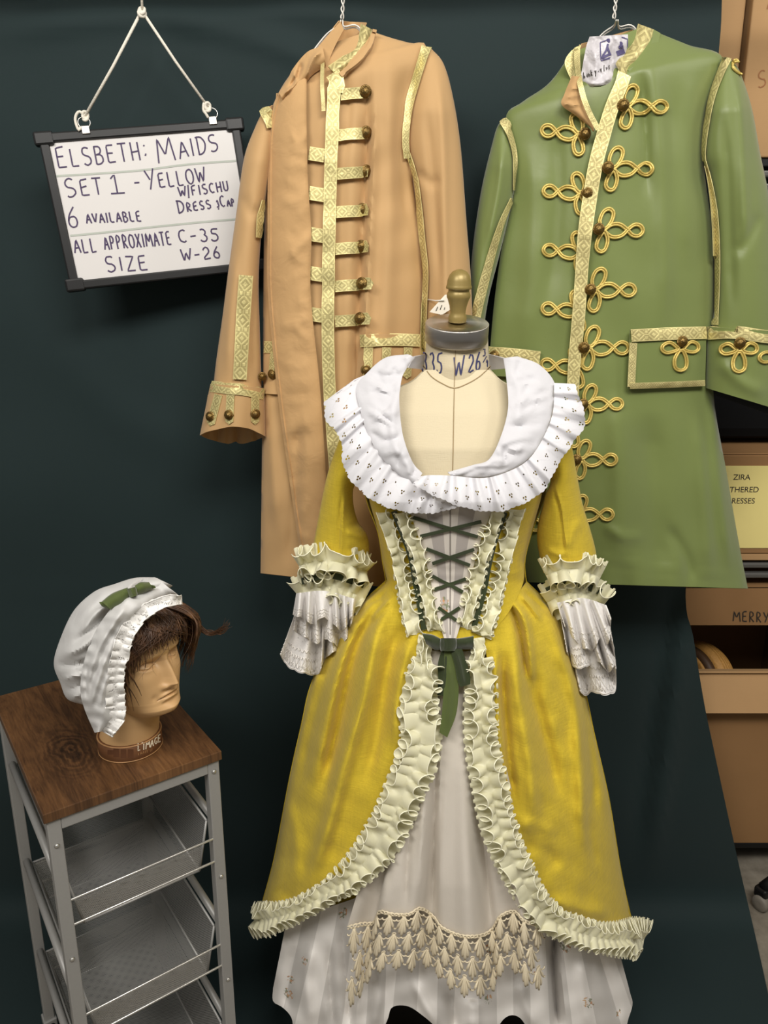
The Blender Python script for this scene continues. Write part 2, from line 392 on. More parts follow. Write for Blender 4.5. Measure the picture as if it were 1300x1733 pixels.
def lacey(name, c, sc=520, thr=.06, zone0=None, solidamt=.35):
    """net lace: a web of threads with denser worked flowers; above ZONE0 (metres from the top) the cloth is solid"""
    q = NT(name); u, v, uvv = q.uv(); o = q.obj()
    vo = q.n('ShaderNodeTexVoronoi', feature='DISTANCE_TO_EDGE'); q.link(o, vo.inputs['Vector']); vo.inputs['Scale'].default_value = sc
    web = q.math('LESS_THAN', vo.outputs[0], thr * 1.6)
    fl = q.math('GREATER_THAN', q.noise(o, 130, 2), 1 - solidamt - .12)
    a = q.math('MAXIMUM', web, fl)
    if zone0 is not None: a = q.math('MAXIMUM', a, q.math('LESS_THAN', u, zone0))
    q.set(Base_Color=c, Roughness=.8, Specular_IOR_Level=.2, Normal=q.bump(q.math('ADD', web, q.noise(o, 260, 2)), .6, .001))
    q.alpha(a); return q.m
def wiremesh(name, c):
    q = NT(name); u, v, _ = q.uv(); P = 1 / .0038
    a = q.math('ABSOLUTE', q.math('SUBTRACT', q.math('FRACT', q.math('MULTIPLY', q.math('ADD', u, v), P)), .5))
    b = q.math('ABSOLUTE', q.math('SUBTRACT', q.math('FRACT', q.math('MULTIPLY', q.math('SUBTRACT', u, v), P)), .5))
    q.set(Base_Color=c, Metallic=.6, Roughness=.4); q.alpha(q.math('LESS_THAN', q.math('MINIMUM', a, b), .235)); return q.m
def brushed(name, c, rough=.3, turned=False):
    q = NT(name); n1 = q.noise(q.mapping(q.obj(), (1, 1, 1)), 60, 3)
    q.set(Base_Color=c, Metallic=1.0, Roughness=rough, Normal=q.bump(n1, .04, .001))
    if turned:
        tg = q.n('ShaderNodeTangent', direction_type='RADIAL', axis='Z'); q.link(tg.outputs[0], q.b.inputs['Tangent']); q.set(Anisotropic=.85)
    return q.m
def rustic(name):
    q = NT(name); u, v, uvv = q.uv()
    st = q.noise(q.mapping(uvv, (52, 7, 1)), 1.0, 6, .7, 1.6); fine = q.noise(q.mapping(uvv, (380, 22, 1)), 1.0, 4, .6)
    blot = q.noise(q.mapping(uvv, (9, 5, 1)), 1.0, 3, .5, .8)
    dx = q.math('MULTIPLY', q.math('SUBTRACT', u, .075), 1.0); dy = q.math('MULTIPLY', q.math('SUBTRACT', v, .15), .5)
    dd = q.math('SQRT', q.math('ADD', q.math('POWER', dx, 2), q.math('POWER', dy, 2)))
    dn = q.math('ADD', dd, q.math('MULTIPLY', q.noise(uvv, 16, 4), .045))
    ring = q.math('MULTIPLY_ADD', q.math('SINE', q.math('MULTIPLY', dn, 760)), .5, .5)
    kz = q.math('SUBTRACT', 1, q.math('SMOOTH_MIN', 1, q.math('MULTIPLY', dd, 19), .25))
    f = q.math('ADD', q.math('MULTIPLY', st, .55), q.math('MULTIPLY', blot, .5)); f = q.math('ADD', f, q.math('MULTIPLY', q.math('SUBTRACT', fine, .5), .28))
    f = q.math('SUBTRACT', f, q.math('MULTIPLY', kz, q.math('MULTIPLY_ADD', ring, .24, .03)))
    seam = q.math('LESS_THAN', q.math('ABSOLUTE', q.math('SUBTRACT', u, .135)), .0012); f = q.math('SUBTRACT', f, q.math('MULTIPLY', seam, .08))
    col = q.ramp(f, (.22, srgb(34, 22, 14)), (.42, srgb(70, 47, 29)), (.6, srgb(104, 72, 44)), (.8, srgb(136, 98, 62)))
    q.set(Base_Color=col, Roughness=.34, Specular_IOR_Level=.5, Normal=q.bump(fine, .12, .001)); return q.m
def striped(name, a, b, pitch, horizontal=False):
    """woven stripes with small scattered sprigs"""
    q = NT(name); u, v, uvv = q.uv()
    s = q.math('GREATER_THAN', q.math('FRACT', q.math('MULTIPLY', v if horizontal else u, 1 / pitch)), .5)
    col = q.mix(s, a, b)
    vo = q.n('ShaderNodeTexVoronoi'); q.link(uvv, vo.inputs['Vector']); vo.inputs['Scale'].default_value = 13; vo.inputs['Randomness'].default_value = .9
    d = vo.outputs['Distance']; nz = q.noise(uvv, 150, 2)
    sp = q.math('MULTIPLY', q.math('LESS_THAN', d, .20), q.math('GREATER_THAN', nz, .52))
    tint = q.ramp(q.noise(uvv, 60, 1), (.45, srgb(120, 128, 96)), (.52, srgb(196, 128, 72)), (.6, srgb(206, 160, 106)))
    col = q.mix(q.math('MULTIPLY', sp, .85), col, tint)
    o = q.obj(); q.set(Base_Color=col, Roughness=.7, Specular_IOR_Level=.25, Normal=q.bump(q.noise(o, 900, 2), .15, .0005), Sheen_Weight=.1); return q.m
def cardboard(name, c):
    q = NT(name); o = q.obj(); w = q.noise(q.mapping(o, (1, 1, 60)), 14, 2)
    col = q.mix(q.noise(o, 6, 4), mul(c, .9), mul(c, 1.1)); q.set(Base_Color=col, Roughness=.8, Specular_IOR_Level=.2, Normal=q.bump(w, .08, .002)); return q.m
def concrete(name):
    q = NT(name); o = q.obj(); n1 = q.noise(o, 5, 6, .65); n2 = q.noise(o, 22, 4)
    col = q.ramp(q.math('ADD', q.math('MULTIPLY', n1, .7), q.math('MULTIPLY', n2, .3)), (.35, srgb(96, 88, 76)), (.55, srgb(142, 134, 120)), (.7, srgb(166, 158, 144)))
    q.set(Base_Color=col, Roughness=.75, Normal=q.bump(n2, .2, .003)); return q.m

M_curtain = fabric('backdrop_cloth', srgb(24, 41, 42), rough=.75, var=.06, weave=.12, wr=.10, wrsc=5, sheen=.12, spec=.3)
M_tan = fabric('tan_gabardine', srgb(192, 155, 107), rough=.7, var=.03, weave=.12, wr=.05, sheen=.15, spec=.3)
M_tanlin = fabric('tan_lining', srgb(194, 156, 108), rough=.75, var=.05, weave=.15, wr=.25, wrsc=28, sheen=.15)
M_green = fabric('green_sateen', srgb(116, 129, 72), rough=.42, var=.03, weave=.08, wr=.06, sheen=.3, spec=.4)
M_gold = brocade('gold_brocade', srgb(232, 220, 156), srgb(104, 84, 36))
M_cord = plain('gold_cord', srgb(214, 190, 106), .42, .35, .5, .15, 300, .3)
M_button = plain('antique_brass', srgb(126, 102, 58), .34, .85, .5, .35, 240, 1.0)
M_yellow = fabric('yellow_linen', srgb(210, 184, 56), rough=.9, var=.14, weave=.6, wr=.10, wrsc=40, sheen=.15, wsc=600, spec=.1, aniso=(2.5, 2.5, 1), slub=.13)
M_white = fabric('white_cotton', srgb(220, 219, 223), rough=.85, var=.02, weave=.15, wr=.22, wrsc=26, trans=.12)
M_organdy = fabric('white_organdy', srgb(230, 229, 227), rough=.75, var=.02, weave=.1, wr=.14, wrsc=34, trans=.25)
M_eyelet = eyelet('eyelet_embroidery', srgb(222, 221, 225), .012)
M_lace = lacey('cuff_lace', srgb(246, 243, 240), 520, .085, .045, .56)
M_lacesolid = fabric('lace_net', srgb(234, 229, 222), rough=.8, var=.03, weave=.3, trans=.1)
M_caplace = lacey('cap_lace', srgb(242, 240, 236), 400, .09, None, .46)
M_organza = fabric('pale_organza', srgb(244, 241, 212), rough=.4, var=.05, weave=.1, sheen=.3, spec=.5, trans=.3)
M_orgedge = plain('satin_edge', srgb(247, 244, 216), .4)
M_laceedge = plain('lace_edge_thread', srgb(244, 242, 238), .7)
M_velvet = fabric('green_velvet', srgb(46, 56, 28), rough=.7, var=.12, weave=.1, sheen=.5)
M_velvetlight = fabric('moss_velvet', srgb(82, 94, 48), rough=.7, var=.12, weave=.1, sheen=.3)
M_apron = fabric('ecru_voile', srgb(222, 214, 202), rough=.85, var=.03, weave=.25, wr=.08, wrsc=16, trans=.12)
M_crochet = fabric('ecru_crochet', srgb(226, 213, 184), rough=.8, var=.05, weave=.4)
M_stripe = striped('striped_cotton', srgb(240, 236, 231), srgb(212, 208, 203), .105, True)
M_stripe2 = striped('striped_stomacher', srgb(214, 206, 196), srgb(176, 168, 162), .030)
M_linen = fabric('natural_linen', srgb(211, 198, 168), rough=.85, var=.05, weave=.5, wsc=600, sheen=.1)
M_steel = brushed('brushed_steel', srgb(200, 196, 190), .34, True)
M_bronze = plain('bronze_paint', srgb(150, 130, 76), .38, .25, .5, .06, 60, .05)
M_ink = plain('blue_marker', srgb(62, 64, 104), .6)
M_violetink = plain('violet_marker', srgb(66, 50, 88), .6)
M_darkink = plain('dark_print', srgb(46, 40, 34), .7)
M_board = plain('whiteboard', srgb(220, 217, 215), .25, 0, .5)
M_greyline = plain('grey_marker_line', srgb(178, 184, 174), .6, var=.12, sc=60)
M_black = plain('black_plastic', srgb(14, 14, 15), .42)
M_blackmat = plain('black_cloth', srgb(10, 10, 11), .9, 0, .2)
M_rope = plain('white_cord', srgb(232, 226, 212), .8, var=.06, sc=400, bump=.5)
M_whitewire = plain('white_coated_wire', srgb(226, 222, 214), .35)
M_zinc = brushed('zinc_clip', srgb(206, 202, 196), .3)
M_grey = plain('grey_powder_coat', srgb(158, 157, 154), .42, .25, .5, .04, 200, .05)
M_wire = plain('bright_wire', srgb(206, 204, 198), .28, .8)
M_mesh = wiremesh('grey_wire_mesh', srgb(176, 175, 172))
M_wood = rustic('rustic_wood')
M_skin = plain('tan_mannequin_plastic', srgb(206, 166, 116), .42, 0, .45)
M_band = plain('brown_base_band', srgb(112, 74, 46), .4, var=.15, sc=40)
M_bandtext = plain('cream_print', srgb(238, 226, 200), .5)
M_bandtan = plain('band_edge', srgb(178, 134, 88), .45)
def hairmat():
    q = NT('brown_hair'); n1 = q.noise(q.obj(), 60, 4); 
    q.set(Base_Color=q.ramp(n1, (.3, srgb(52, 33, 20)), (.55, srgb(84, 56, 35)), (.75, srgb(124, 88, 56))), Roughness=.5, Specular_IOR_Level=.5); return q.m
M_hair = hairmat()
M_card = cardboard('cardboard', srgb(178, 142, 100))
M_cardd = cardboard('brown_shaded_cardboard', srgb(148, 112, 74))  # brown carton, and the open box's body with shade put into its colour
M_paper = plain('yellow_paper', srgb(234, 218, 142), .8, 0, .2, .03, 20)
M_tagpaper = plain('tag_paper', srgb(232, 224, 208), .8)
M_bag = fabric('white_plastic_bag', srgb(222, 218, 222), rough=.3, var=.02, weave=0, wr=.5, wrsc=40, trans=.2, spec=.5)
M_shelf = plain('grey_shelf_steel', srgb(112, 110, 106), .4, .5)
M_straw = plain('straw', srgb(176, 130, 66), .6, .0, .4, .3, 180, .8)
M_floor = concrete('concrete_floor')
M_wallp = plain('dark_room_wall', srgb(60, 58, 54), .9)

# ---------------------------------------------------------------- setting
tag(box('floor', (0.6, 1.2, -.05), (6, 7, .1), M_floor, bevel=None), 'grey concrete floor, bare beside the curtain', 'floor', kind='structure')
tag(box('wall_back', (0.6, 3.4, 1.6), (6, .1, 3.2), M_wallp, bevel=None), 'dark wall far behind the shelf', 'wall', kind='structure')
tag(box('ceiling', (0.6, 1.2, 3.25), (6, 7, .1), plain('ceiling_white', srgb(200, 196, 188), .9), bevel=None), 'pale ceiling above the room', 'ceiling', kind='structure')

# rails out of the frame above, that carry the hangers and the curtain
YC = 1.45
rail = thing('garment_rack', 'steel garment rack above the coats', 'rack', (0, YC, 0))
tube('rail', [(-1.25, YC, 2.13), (1.35, YC, 2.13)], .012, M_steel, rail, 12)
for x in (-1.25, 1.35):
    tube('upright', [(x, YC, .03), (x, YC, 2.13)], .014, M_steel, rail, 12)
    tube('foot', [(x, YC - .2, .015), (x, YC + .2, .015)], .014, M_steel, rail, 12)
YCUR = 1.585
stand = thing('backdrop_stand', 'black backdrop stand holding up the green curtain', 'stand', (0, YCUR, 0))
tube('crossbar', [(-1.35, YCUR + .019, 2.32), (1.5, YCUR + .019, 2.32)], .012, M_black, stand, 12)
for x in (-1.35, 1.5): tube('upright', [(x, YCUR + .019, 0.0), (x, YCUR + .019, 2.32)], .014, M_black, stand, 12)

def curtainY(PX, PY, Sg, T):
    a = np.arctan((PY - 866.5) / FPX) + PITCH
    fl = np.where(a > .02, (H - .008) / np.tan(np.maximum(a, .02)), 99.0)
    k = .10; hh = np.clip(.5 + .5 * (fl - YCUR) / k, 0, 1)
    return fl * (1 - hh) + YCUR * hh - k * hh * (1 - hh)
cf = [([(-30, 60), (150, 25), (420, 10), (700, 30)], 26, .014), ([(0, 10), (240, -5), (500, -10)], 22, -.02), ([(260, 30), (420, 60), (560, 110)], 20, .010),
      ([(0, 1003), (220, 1000), (440, 984)], 3.0, .0022), ([(1158, 985), (1130, 1150), (1100, 1380), (1090, 1460)], 14, .012, 's'),
      ([(1010, 60), (1100, 200), (1190, 230)], 30, .008), ([(60, 560), (200, 700), (330, 760)], 40, .006), 
      ([(1200, 1250), (1150, 1330), (1120, 1420)], 12, -.004)]
cur = sheet('backdrop_curtain', [(-160, -330), (-150, 400), (-150, 1000), (-160, 1500), (-170, 1790)],
      [(1224, -330), (1222, 0), (1215, 120), (1205, 400), (1190, 700), (1161, 990), (1174, 1080), (1192, 1190), (1207, 1262), (1215, 1300), (1250, 1460), (1280, 1590), (1304, 1700), (1322, 1790)],
      curtainY, 130, 110, M_curtain, None, cf, lambda PX, PY, Sg, T: wob(PX, PY, .007, 420, 3) * (1 - sstep(1250, 1420, PY)), solid=.003)
tag(cur, 'dark green cloth curtain hung behind the coats as a backdrop', 'curtain')

# ---------------------------------------------------------------- cart
D = .69
pA, pB, pC = np.array([-.7053 * D, 1.3112 * D]), np.array([-.385 * D, 1.544 * D]), np.array([-.7346 * D, 2.003 * D])
U = pB - pA; CW = np.linalg.norm(U); U /= CW; Vv = np.array([-U[1], U[0]]); CDp = .60 * D
ZT = H - D
def cp3(u, v, z): q = pA + U * u + Vv * v; return Vector((q[0], q[1], z))
MC = Matrix(((U[0], Vv[0], 0), (U[1], Vv[1], 0), (0, 0, 1)))
ctr = cp3(CW / 2, CDp / 2, 0)
cart = thing('storage_cart', 'grey metal storage cart with rustic wooden top and wire mesh baskets', 'cart', ctr)
v, f = boxgeo(cp3(CW / 2, CDp / 2, ZT - .008), (CW, CDp, .016), MC)
uvt = [((np.dot(np.array(p[:2]) - pA, U)), np.dot(np.array(p[:2]) - pA, Vv)) for p in v]
obj('tabletop', v, f, M_wood, cart, uv=uvt, smooth=False, bevel=.0012, label='dark rustic wood tabletop')
lw = .0195; ins = .004
def bx(mb, u0, u1, v0, v1, z0, z1): mb.add(*boxgeo(cp3((u0 + u1) / 2, (v0 + v1) / 2, (z0 + z1) / 2), (u1 - u0, v1 - v0, z1 - z0), MC))
ZL = .062
for iu, iv in ((0, 0), (1, 0), (0, 1), (1, 1)):
    u0 = ins if iu == 0 else CW - ins - lw; v0 = ins if iv == 0 else CDp - ins - lw
    mb = MB(); bx(mb, u0, u0 + lw, v0, v0 + lw, ZL, ZT - .0165); lg = mb.build('leg', M_grey, cart, smooth=False, bevel=.0015)
    if iv == 0:
        for zz in (.795, .59, .37):
            v, f = lathegeo([(.0001, .0025), (.0025, .002), (.004, 0)][::-1], cp3(u0 + lw / 2, v0 - .0005, zz - .045 if iu == 0 else zz - .02), (-Vv[0], -Vv[1], 0), 12); obj('screw', v, f, M_wire, lg)
    c0 = cp3(u0 + lw / 2, v0 + lw / 2, 0)
    ca = lathe('caster', [(.006, -.008), (.021, -.008), (.024, -.004), (.024, .004), (.021, .008), (.006, .008)], (c0.x, c0.y, .0365), M_black, cart, axis=(U[0], U[1], 0), sides=20)
    v, f = boxgeo((c0.x, c0.y, .0525), (.026, .03, .020), MC); obj('caster_fork', v, f, M_grey, ca, smooth=False, bevel=.002)
mb = MB()
for (u0, u1, v0, v1) in ((ins + lw, CW - ins - lw, ins, ins + lw), (ins + lw, CW - ins - lw, CDp - ins - lw, CDp - ins), (ins, ins + lw, ins + lw, CDp - ins - lw), (CW - ins - lw, CW - ins, ins + lw, CDp - ins - lw)):
    bx(mb, u0, u1, v0, v1, ZT - .0365, ZT - .0165)
mb.build('apron_frame', M_grey, cart, smooth=False, bevel=.0015)
for zr in (.676, .458, .240):
    for uu in (ins + lw / 2, CW - ins - lw / 2):
        tube('side_rail', [cp3(uu, ins + lw * .6, zr), cp3(uu, CDp - ins - lw * .6, zr)], .0065, M_grey, cart, 10)
    for vv, sg in ((ins + .002, -1), (CDp - ins - .002, 1)):
        for dz in (-.028, -.073):
            tube('wire', [cp3(ins + lw * .5, vv + lw * .4 * -sg, zr + dz), cp3(ins + lw, vv, zr + dz), cp3(CW - ins - lw, vv, zr + dz), cp3(CW - ins - lw * .5, vv + lw * .4 * -sg, zr + dz)], .0021, M_wire, cart, 8)
    # the basket: a mesh tray that hangs between the side rails
    a, b, zb = ins + lw, CW - ins - lw, zr - .098
    bb = .018
    P = [cp3(a, .028, zr - .005), cp3(b, .028, zr - .005), cp3(b, CDp - .028, zr - .005), cp3(a, CDp - .028, zr - .005), cp3(a + bb, .03, zb), cp3(b - bb, .03, zb), cp3(b - bb, CDp - .03, zb), cp3(a + bb, CDp - .03, zb)]
    lowF = [P[4].lerp(P[0], .5), P[5].lerp(P[1], .5)]
    mb = MB()
    def quad(p, q, r, s):
        w, hh = (Vector(q) - Vector(p)).length, (Vector(s) - Vector(p)).length
        mb.add([p, q, r, s], [(0, 1, 2, 3)], [(0, 0), (w, 0), (w, hh), (0, hh)])
    quad(P[4], P[5], P[6], P[7]); quad(P[4], P[7], P[3], P[0]); quad(P[5], P[6], P[2], P[1]); quad(P[7], P[6], P[2], P[3]); quad(P[4], P[5], lowF[1], lowF[0])
    bk = mb.build('basket', M_mesh, cart, smooth=False, label='grey wire mesh basket tray')
    mb = MB()
    for e in ([P[4], P[5], P[6], P[7], P[4]], [P[0], P[4]], [P[1], P[5]], [P[2], P[6]], [P[3], P[7]], [P[3], P[2]], [P[0], P[3]], [P[1], P[2]]):
        for k in range(len(e) - 1): mb.add(*tubegeo([e[k], e[k + 1]], .0022, 6))
    mb.build('rim', M_grey, bk)

# ---------------------------------------------------------------- whiteboard sign
def rotm(a, b, c): return Matrix.Rotation(c, 3, 'Z') @ Matrix.Rotation(a, 3, 'X') @ Matrix.Rotation(b, 3, 'Y')
RB = rotm(-.0457, -.1162, .2115); CB = Vector((-.4331, 1.50, 1.699)); BW, BH = .3282, .2401
def bp(x, y, d=0.0): return CB + RB @ Vector((x, d, y))
sign = thing('whiteboard_sign', 'small whiteboard in black frame with handwritten costume notes', 'sign', CB)
v, f = boxgeo(CB, (BW + .01, .006, BH + .01), RB); wbp = obj('panel', v, f, M_board, sign, smooth=False, bvh=True, label='white writing panel')
fr = .0165
for (x0, x1, y0, y1) in ((-BW / 2 - fr, BW / 2 + fr, BH / 2, BH / 2 + fr), (-BW / 2 - fr, BW / 2 + fr, -BH / 2 - fr, -BH / 2), (-BW / 2 - fr, -BW / 2, -BH / 2, BH / 2), (BW / 2, BW / 2 + fr, -BH / 2, BH / 2)):
    v, f = boxgeo(bp((x0 + x1) / 2, (y0 + y1) / 2, -.001), (x1 - x0, .014, y1 - y0), RB); obj('frame', v, f, M_black, sign, smooth=False, bevel=.003)
for x, y in ((-1, 1), (1, 1), (-1, -1), (1, -1)):
    v, f = boxgeo(bp(x * (BW / 2 + fr * .45), y * (BH / 2 + fr * .45), -.001), (.034, .018, .024), RB); obj('corner_cap', v, f, M_black, sign, smooth=False, bevel=.004)
mb = MB(); bv = [BV[wbp]]
for a in (("ELSBETH:", (98, 284), (258, 269), 31, 1.15), ("MAIDS", (269, 276), (376, 253), 29, 1.4), ("SET", (113, 334), (181, 327), 28, 1.15), ("1", (188, 328), (218, 326), 32, 1), ("-", (228, 320), (244, 319), 24, 1),
          ("YELLOW", (250, 321), (353, 307), 25, 1.3), ("W/FISCHU", (304, 334), (391, 322), 17, 1.05), ("DRESS", (302, 361), (361, 352), 15, 1.4), ("&", (366, 352), (376, 351), 13, 1), ("CAP", (374, 350), (400, 349), 13, 1.5),
          ("6", (117, 385), (143, 383), 34, 1), ("AVAILABLE", (147, 378), (243, 374), 17, 1), ("ALL", (127, 428), (169, 426), 23, 1), ("APPROXIMATE", (178, 423), (294, 414), 23, 1), ("C-35", (304, 410), (377, 407), 21, 1), ("W-26", (309, 442), (379, 436), 20, 1), ("SIZE", (181, 460), (257, 456), 24, 1.1)):
    write(mb, a[0], a[1], a[2], a[3], bv, 2.5, first=a[4])
mb.build('handwriting', M_violetink, sign, smooth=False)
mb = MB()
for P in ([(94, 298), (160, 294), (240, 288), (320, 278), (400, 272)], [(119, 399), (180, 393), (260, 384), (340, 376), (413, 370)]):
    v, f, uv = stripgrid(P, 3.4, bv, .0006, 1.5, 6); mb.add(v, f, uv)
mb.build('divider_line', M_greyline, sign, smooth=False)
ringc = []
for px in (148, 362):
    q, nn = nearest_hit(px, 232 if px < 200 else 216, bv, 1.5); xx = (RB.inverted() @ (q - CB)).x; ty = BH / 2 + fr
    v, f = boxgeo(bp(xx, ty - .001, -.009), (.014, .003, .014), RB); cl = obj('clip', v, f, M_zinc, sign, smooth=False, bevel=.001)
    cc = bp(xx, ty + .011, -.009); ringc.append(cc); t = np.linspace(0, 2 * PI, 24, endpoint=False)
    obj('ring', *tubegeo([np.array(cc + RB @ Vector((math.cos(a) * .0105, 0, math.sin(a) * .0095))) for a in t], .0011, 6, True), M_zinc, cl)
top = at(240, 18, 1.47)
mb = MB()
for k, cc in enumerate(ringc):
    kn = cc + Vector((0.004 if k == 0 else -.006, -.002, .011))
    mb.add(*tubegeo([top, top.lerp(kn, .5) + Vector((0, 0, -.003)), kn], .0026, 8))
    for j in range(3):
        t = np.linspace(0, 2 * PI, 14, endpoint=False); mb.add(*tubegeo([np.array(kn + Vector((.004 * math.cos(a), .003 * math.sin(a + j), .0045 * math.sin(a) + .003 * j - .004))) for a in t], .0026, 6, True))
    e = [kn, kn + Vector((-.010 if k == 0 else -.006, -.002, .006)), kn + Vector((-.018 if k == 0 else -.008, -.002, -.006)), kn + Vector((-.014 if k == 0 else -.004, -.002, -.024 if k == 0 else -.012)), cc + Vector((-.006, -.002, -.008))]
    mb.add(*tubegeo(spline(e, 16), .0026, 8))
t = np.linspace(0, 2 * PI, 14, endpoint=False)
for j in range(2): mb.add(*tubegeo([np.array(top + Vector((.005 * math.cos(a), .004 * math.sin(a + j), .006 * math.sin(a) - .004 * j))) for a in t], .0028, 6, True))
mb.add(*tubegeo([top + Vector((.001, 0, 0)), at(238, -40, 1.46), (at(237, -40, 1.46).x, YC, 2.132)], .0022, 8))
tag(mb.build('hanging_cord', M_rope), 'knotted white cord holding up the whiteboard sign', 'cord')

# ---------------------------------------------------------------- hangers
YO_, YG_ = 1.425, 1.475
def hanger(px, label, ya, lean=0):
    top = at(px, -60, YC); hk = Vector((top.x, YC, 2.13))
    n0 = at(px - 2 + lean, 32, YC)
    h = thing('wire_hanger', label, 'hanger', (n0.x, YC, n0.z))
    t = np.linspace(math.radians(200), math.radians(-60), 20)
    hook = [np.array((hk.x + .0165 * math.cos(a), YC, hk.z + .0165 * math.sin(a))) for a in t]
    stem = [np.array((hk.x + .012, YC, hk.z - .04)), np.array((hk.x + .002, YC, hk.z - .07)), np.array(n0)]
    tube('hook', spline(np.array(hook + stem[:1]), 40), .0013, M_whitewire, h)
    P = spline(np.array(stem), 60); mb = MB()
    for ph in (0, PI):
        a = np.linspace(0, 26, 60) + ph
        mb.add(*tubegeo(P + np.stack([np.cos(a) * .0023, np.sin(a) * .0023, 0 * a], 1), .0013, 6))
    mb.build('twisted_neck', M_whitewire, h)
    mb = MB()
    for sx, q in ((-1, [(px - 4, 34), (px - 9, 44), (px - 32, 62), (px - 75, 105), (px - 95, 135)]), (1, [(px - 1, 34), (px + 2, 45), (px + 24, 44), (px + 50, 62), (px + 120, 110)])):
        for k in (0, 1): mb.add(*tubegeo(spline(np.array([at(a, b + 4 * k * (i > 0) + (i > 2) * 14, YC if i == 0 else ya + .004 * k) for i, (a, b) in enumerate(q)]), 40), .0013, 6))
    mb.build('shoulder_wire', M_whitewire, h)
    return h
hanger(581, 'white wire hanger holding up the tan coat', YO_ + .006)
hanger(1047, 'white wire hanger holding up the green coat', YG_ + .004, -6)

def button(name, px, py, bvhs, r, parent, Yd=1.4, off=.002, mat=None):
    p, n = nearest_hit(px, py, bvhs, Yd); n = (n * .5 + (CAMV - p).normalized() * .5).normalized()
    prof = [(r * .96, -.003), (r, .0006), (r * .93, .0022), (r * .80, .0020), (r * .74, .0034), (r * .52, .0060), (r * .28, .0075), (.0003, .0080)]
    return lathe(name, prof, p + n * off, mat or M_button, parent, axis=n, sides=20)

# ---------------------------------------------------------------- tan coat
YO = 1.425
tan = thing('frock_coat', 'tan frock coat with gold bands and its lining folded open', 'coat', at(590, 970, YO))
tf = [([(655, 75), (662, 250), (655, 480), (640, 780)], 16, .010), ([(628, 135), (627, 250), (620, 400), (612, 560), (605, 760)], 7, .008, 's'), ([(690, 110), (680, 180), (674, 260), (690, 400)], 12, -.008),
      ([(600, 150), (596, 300), (590, 500), (585, 700)], 12, .004), ([(455, 640), (460, 760), (470, 900)], 10, .008), ([(505, 700), (500, 830), (490, 960)], 10, -.008), ([(580, 100), (590, 180), (585, 260)], 8, -.004)]
tf = [(a[0], a[1], a[2] * 1.25) + tuple(a[3:]) for a in tf]
body = loft('body', [(548, 78), (515, 98), (492, 125), (470, 160), (455, 205), (450, 300), (447, 400), (445, 600), (443, 800), (441, 970)],
            [(626, 52), (662, 64), (695, 73), (722, 80), (716, 170), (700, 300), (714, 400), (718, 500), (718, 600), (726, 800), (738, 1003)],
            YO, [(0, .012), (.12, .05), (.6, .06), (1, .075)], [(0, .012), (.15, .03), (1, .05)], 120, 70, M_tan, tan, tf, lambda PX, PY, Sg, T: wob(PX, PY, .0018, 90, 5), cap=False, solid=.0015)
BT = [BV[body]]
slR = loft('sleeve', [(718, 79), (698, 140), (688, 230), (698, 300), (711, 400), (716, 500), (716, 640)], [(729, 81), (751, 108), (767, 165), (780, 250), (790, 380), (797, 470), (800, 560), (802, 645)],
           YO - .004, [(0, .014), (.2, .045), (1, .045)], [(0, .012), (.2, .035), (1, .04)], 80, 34, M_tan, tan,
           [([(742, 120), (750, 240), (752, 400), (755, 560)], 8, .007), ([(722, 180), (732, 300), (745, 480)], 8, -.006), ([(705, 290), (730, 310), (745, 300)], 8, -.005)], solid=.0015)
slL = loft('sleeve', [(447, 184), (432, 215), (413, 268), (400, 360), (386, 462), (376, 540), (366, 610), (361, 655)], [(462, 178), (464, 230), (456, 300), (444, 380), (438, 470), (440, 560), (443, 655)],
           YO - .012, [(0, .012), (.2, .035), (1, .040)], [(0, .012), (.2, .03), (1, .035)], 80, 34, M_tan, tan,
           [([(400, 430), (390, 520), (384, 630)], 8, .006), ([(432, 480), (428, 560), (430, 640)], 6, -.005), ([(410, 330), (425, 360), (440, 350)], 10, -.004)], solid=.0015)
BR, BL = [BV[slR]], [BV[slL]]
# turned-back cuff, open at the bottom
yc = YO - .014
cuff = sheet('cuff', [(358, 650), (372, 651), (402, 653), (432, 655), (446, 657)], [(340, 737), (352, 731), (375, 725), (396, 722), (420, 725), (438, 733), (448, 739)], lambda PX, PY, Sg, T: yc - .048 * np.sin(PI * np.clip(T, 0, 1)) ** .55, 44, 24, M_tan, tan, (), lambda PX, PY, Sg, T: .004 * np.sin(T * 14) * Sg, solid=.002, bvh=True)
sheet('cuff_back', [(352, 668), (400, 670), (440, 674)], [(340, 737), (350, 742), (372, 748), (388, 751), (398, 747), (410, 751), (430, 746), (448, 739)], lambda PX, PY, Sg, T: yc + .034 * np.sin(PI * np.clip(T, 0, 1)) ** .55, 44, 20, M_tanlin, tan, (), lambda PX, PY, Sg, T: (.005 * np.sin(T * 19) + .003 * np.sin(T * 41)) * Sg, solid=.002, label='inner side of the open cuff')
BC = [BV[cuff]]
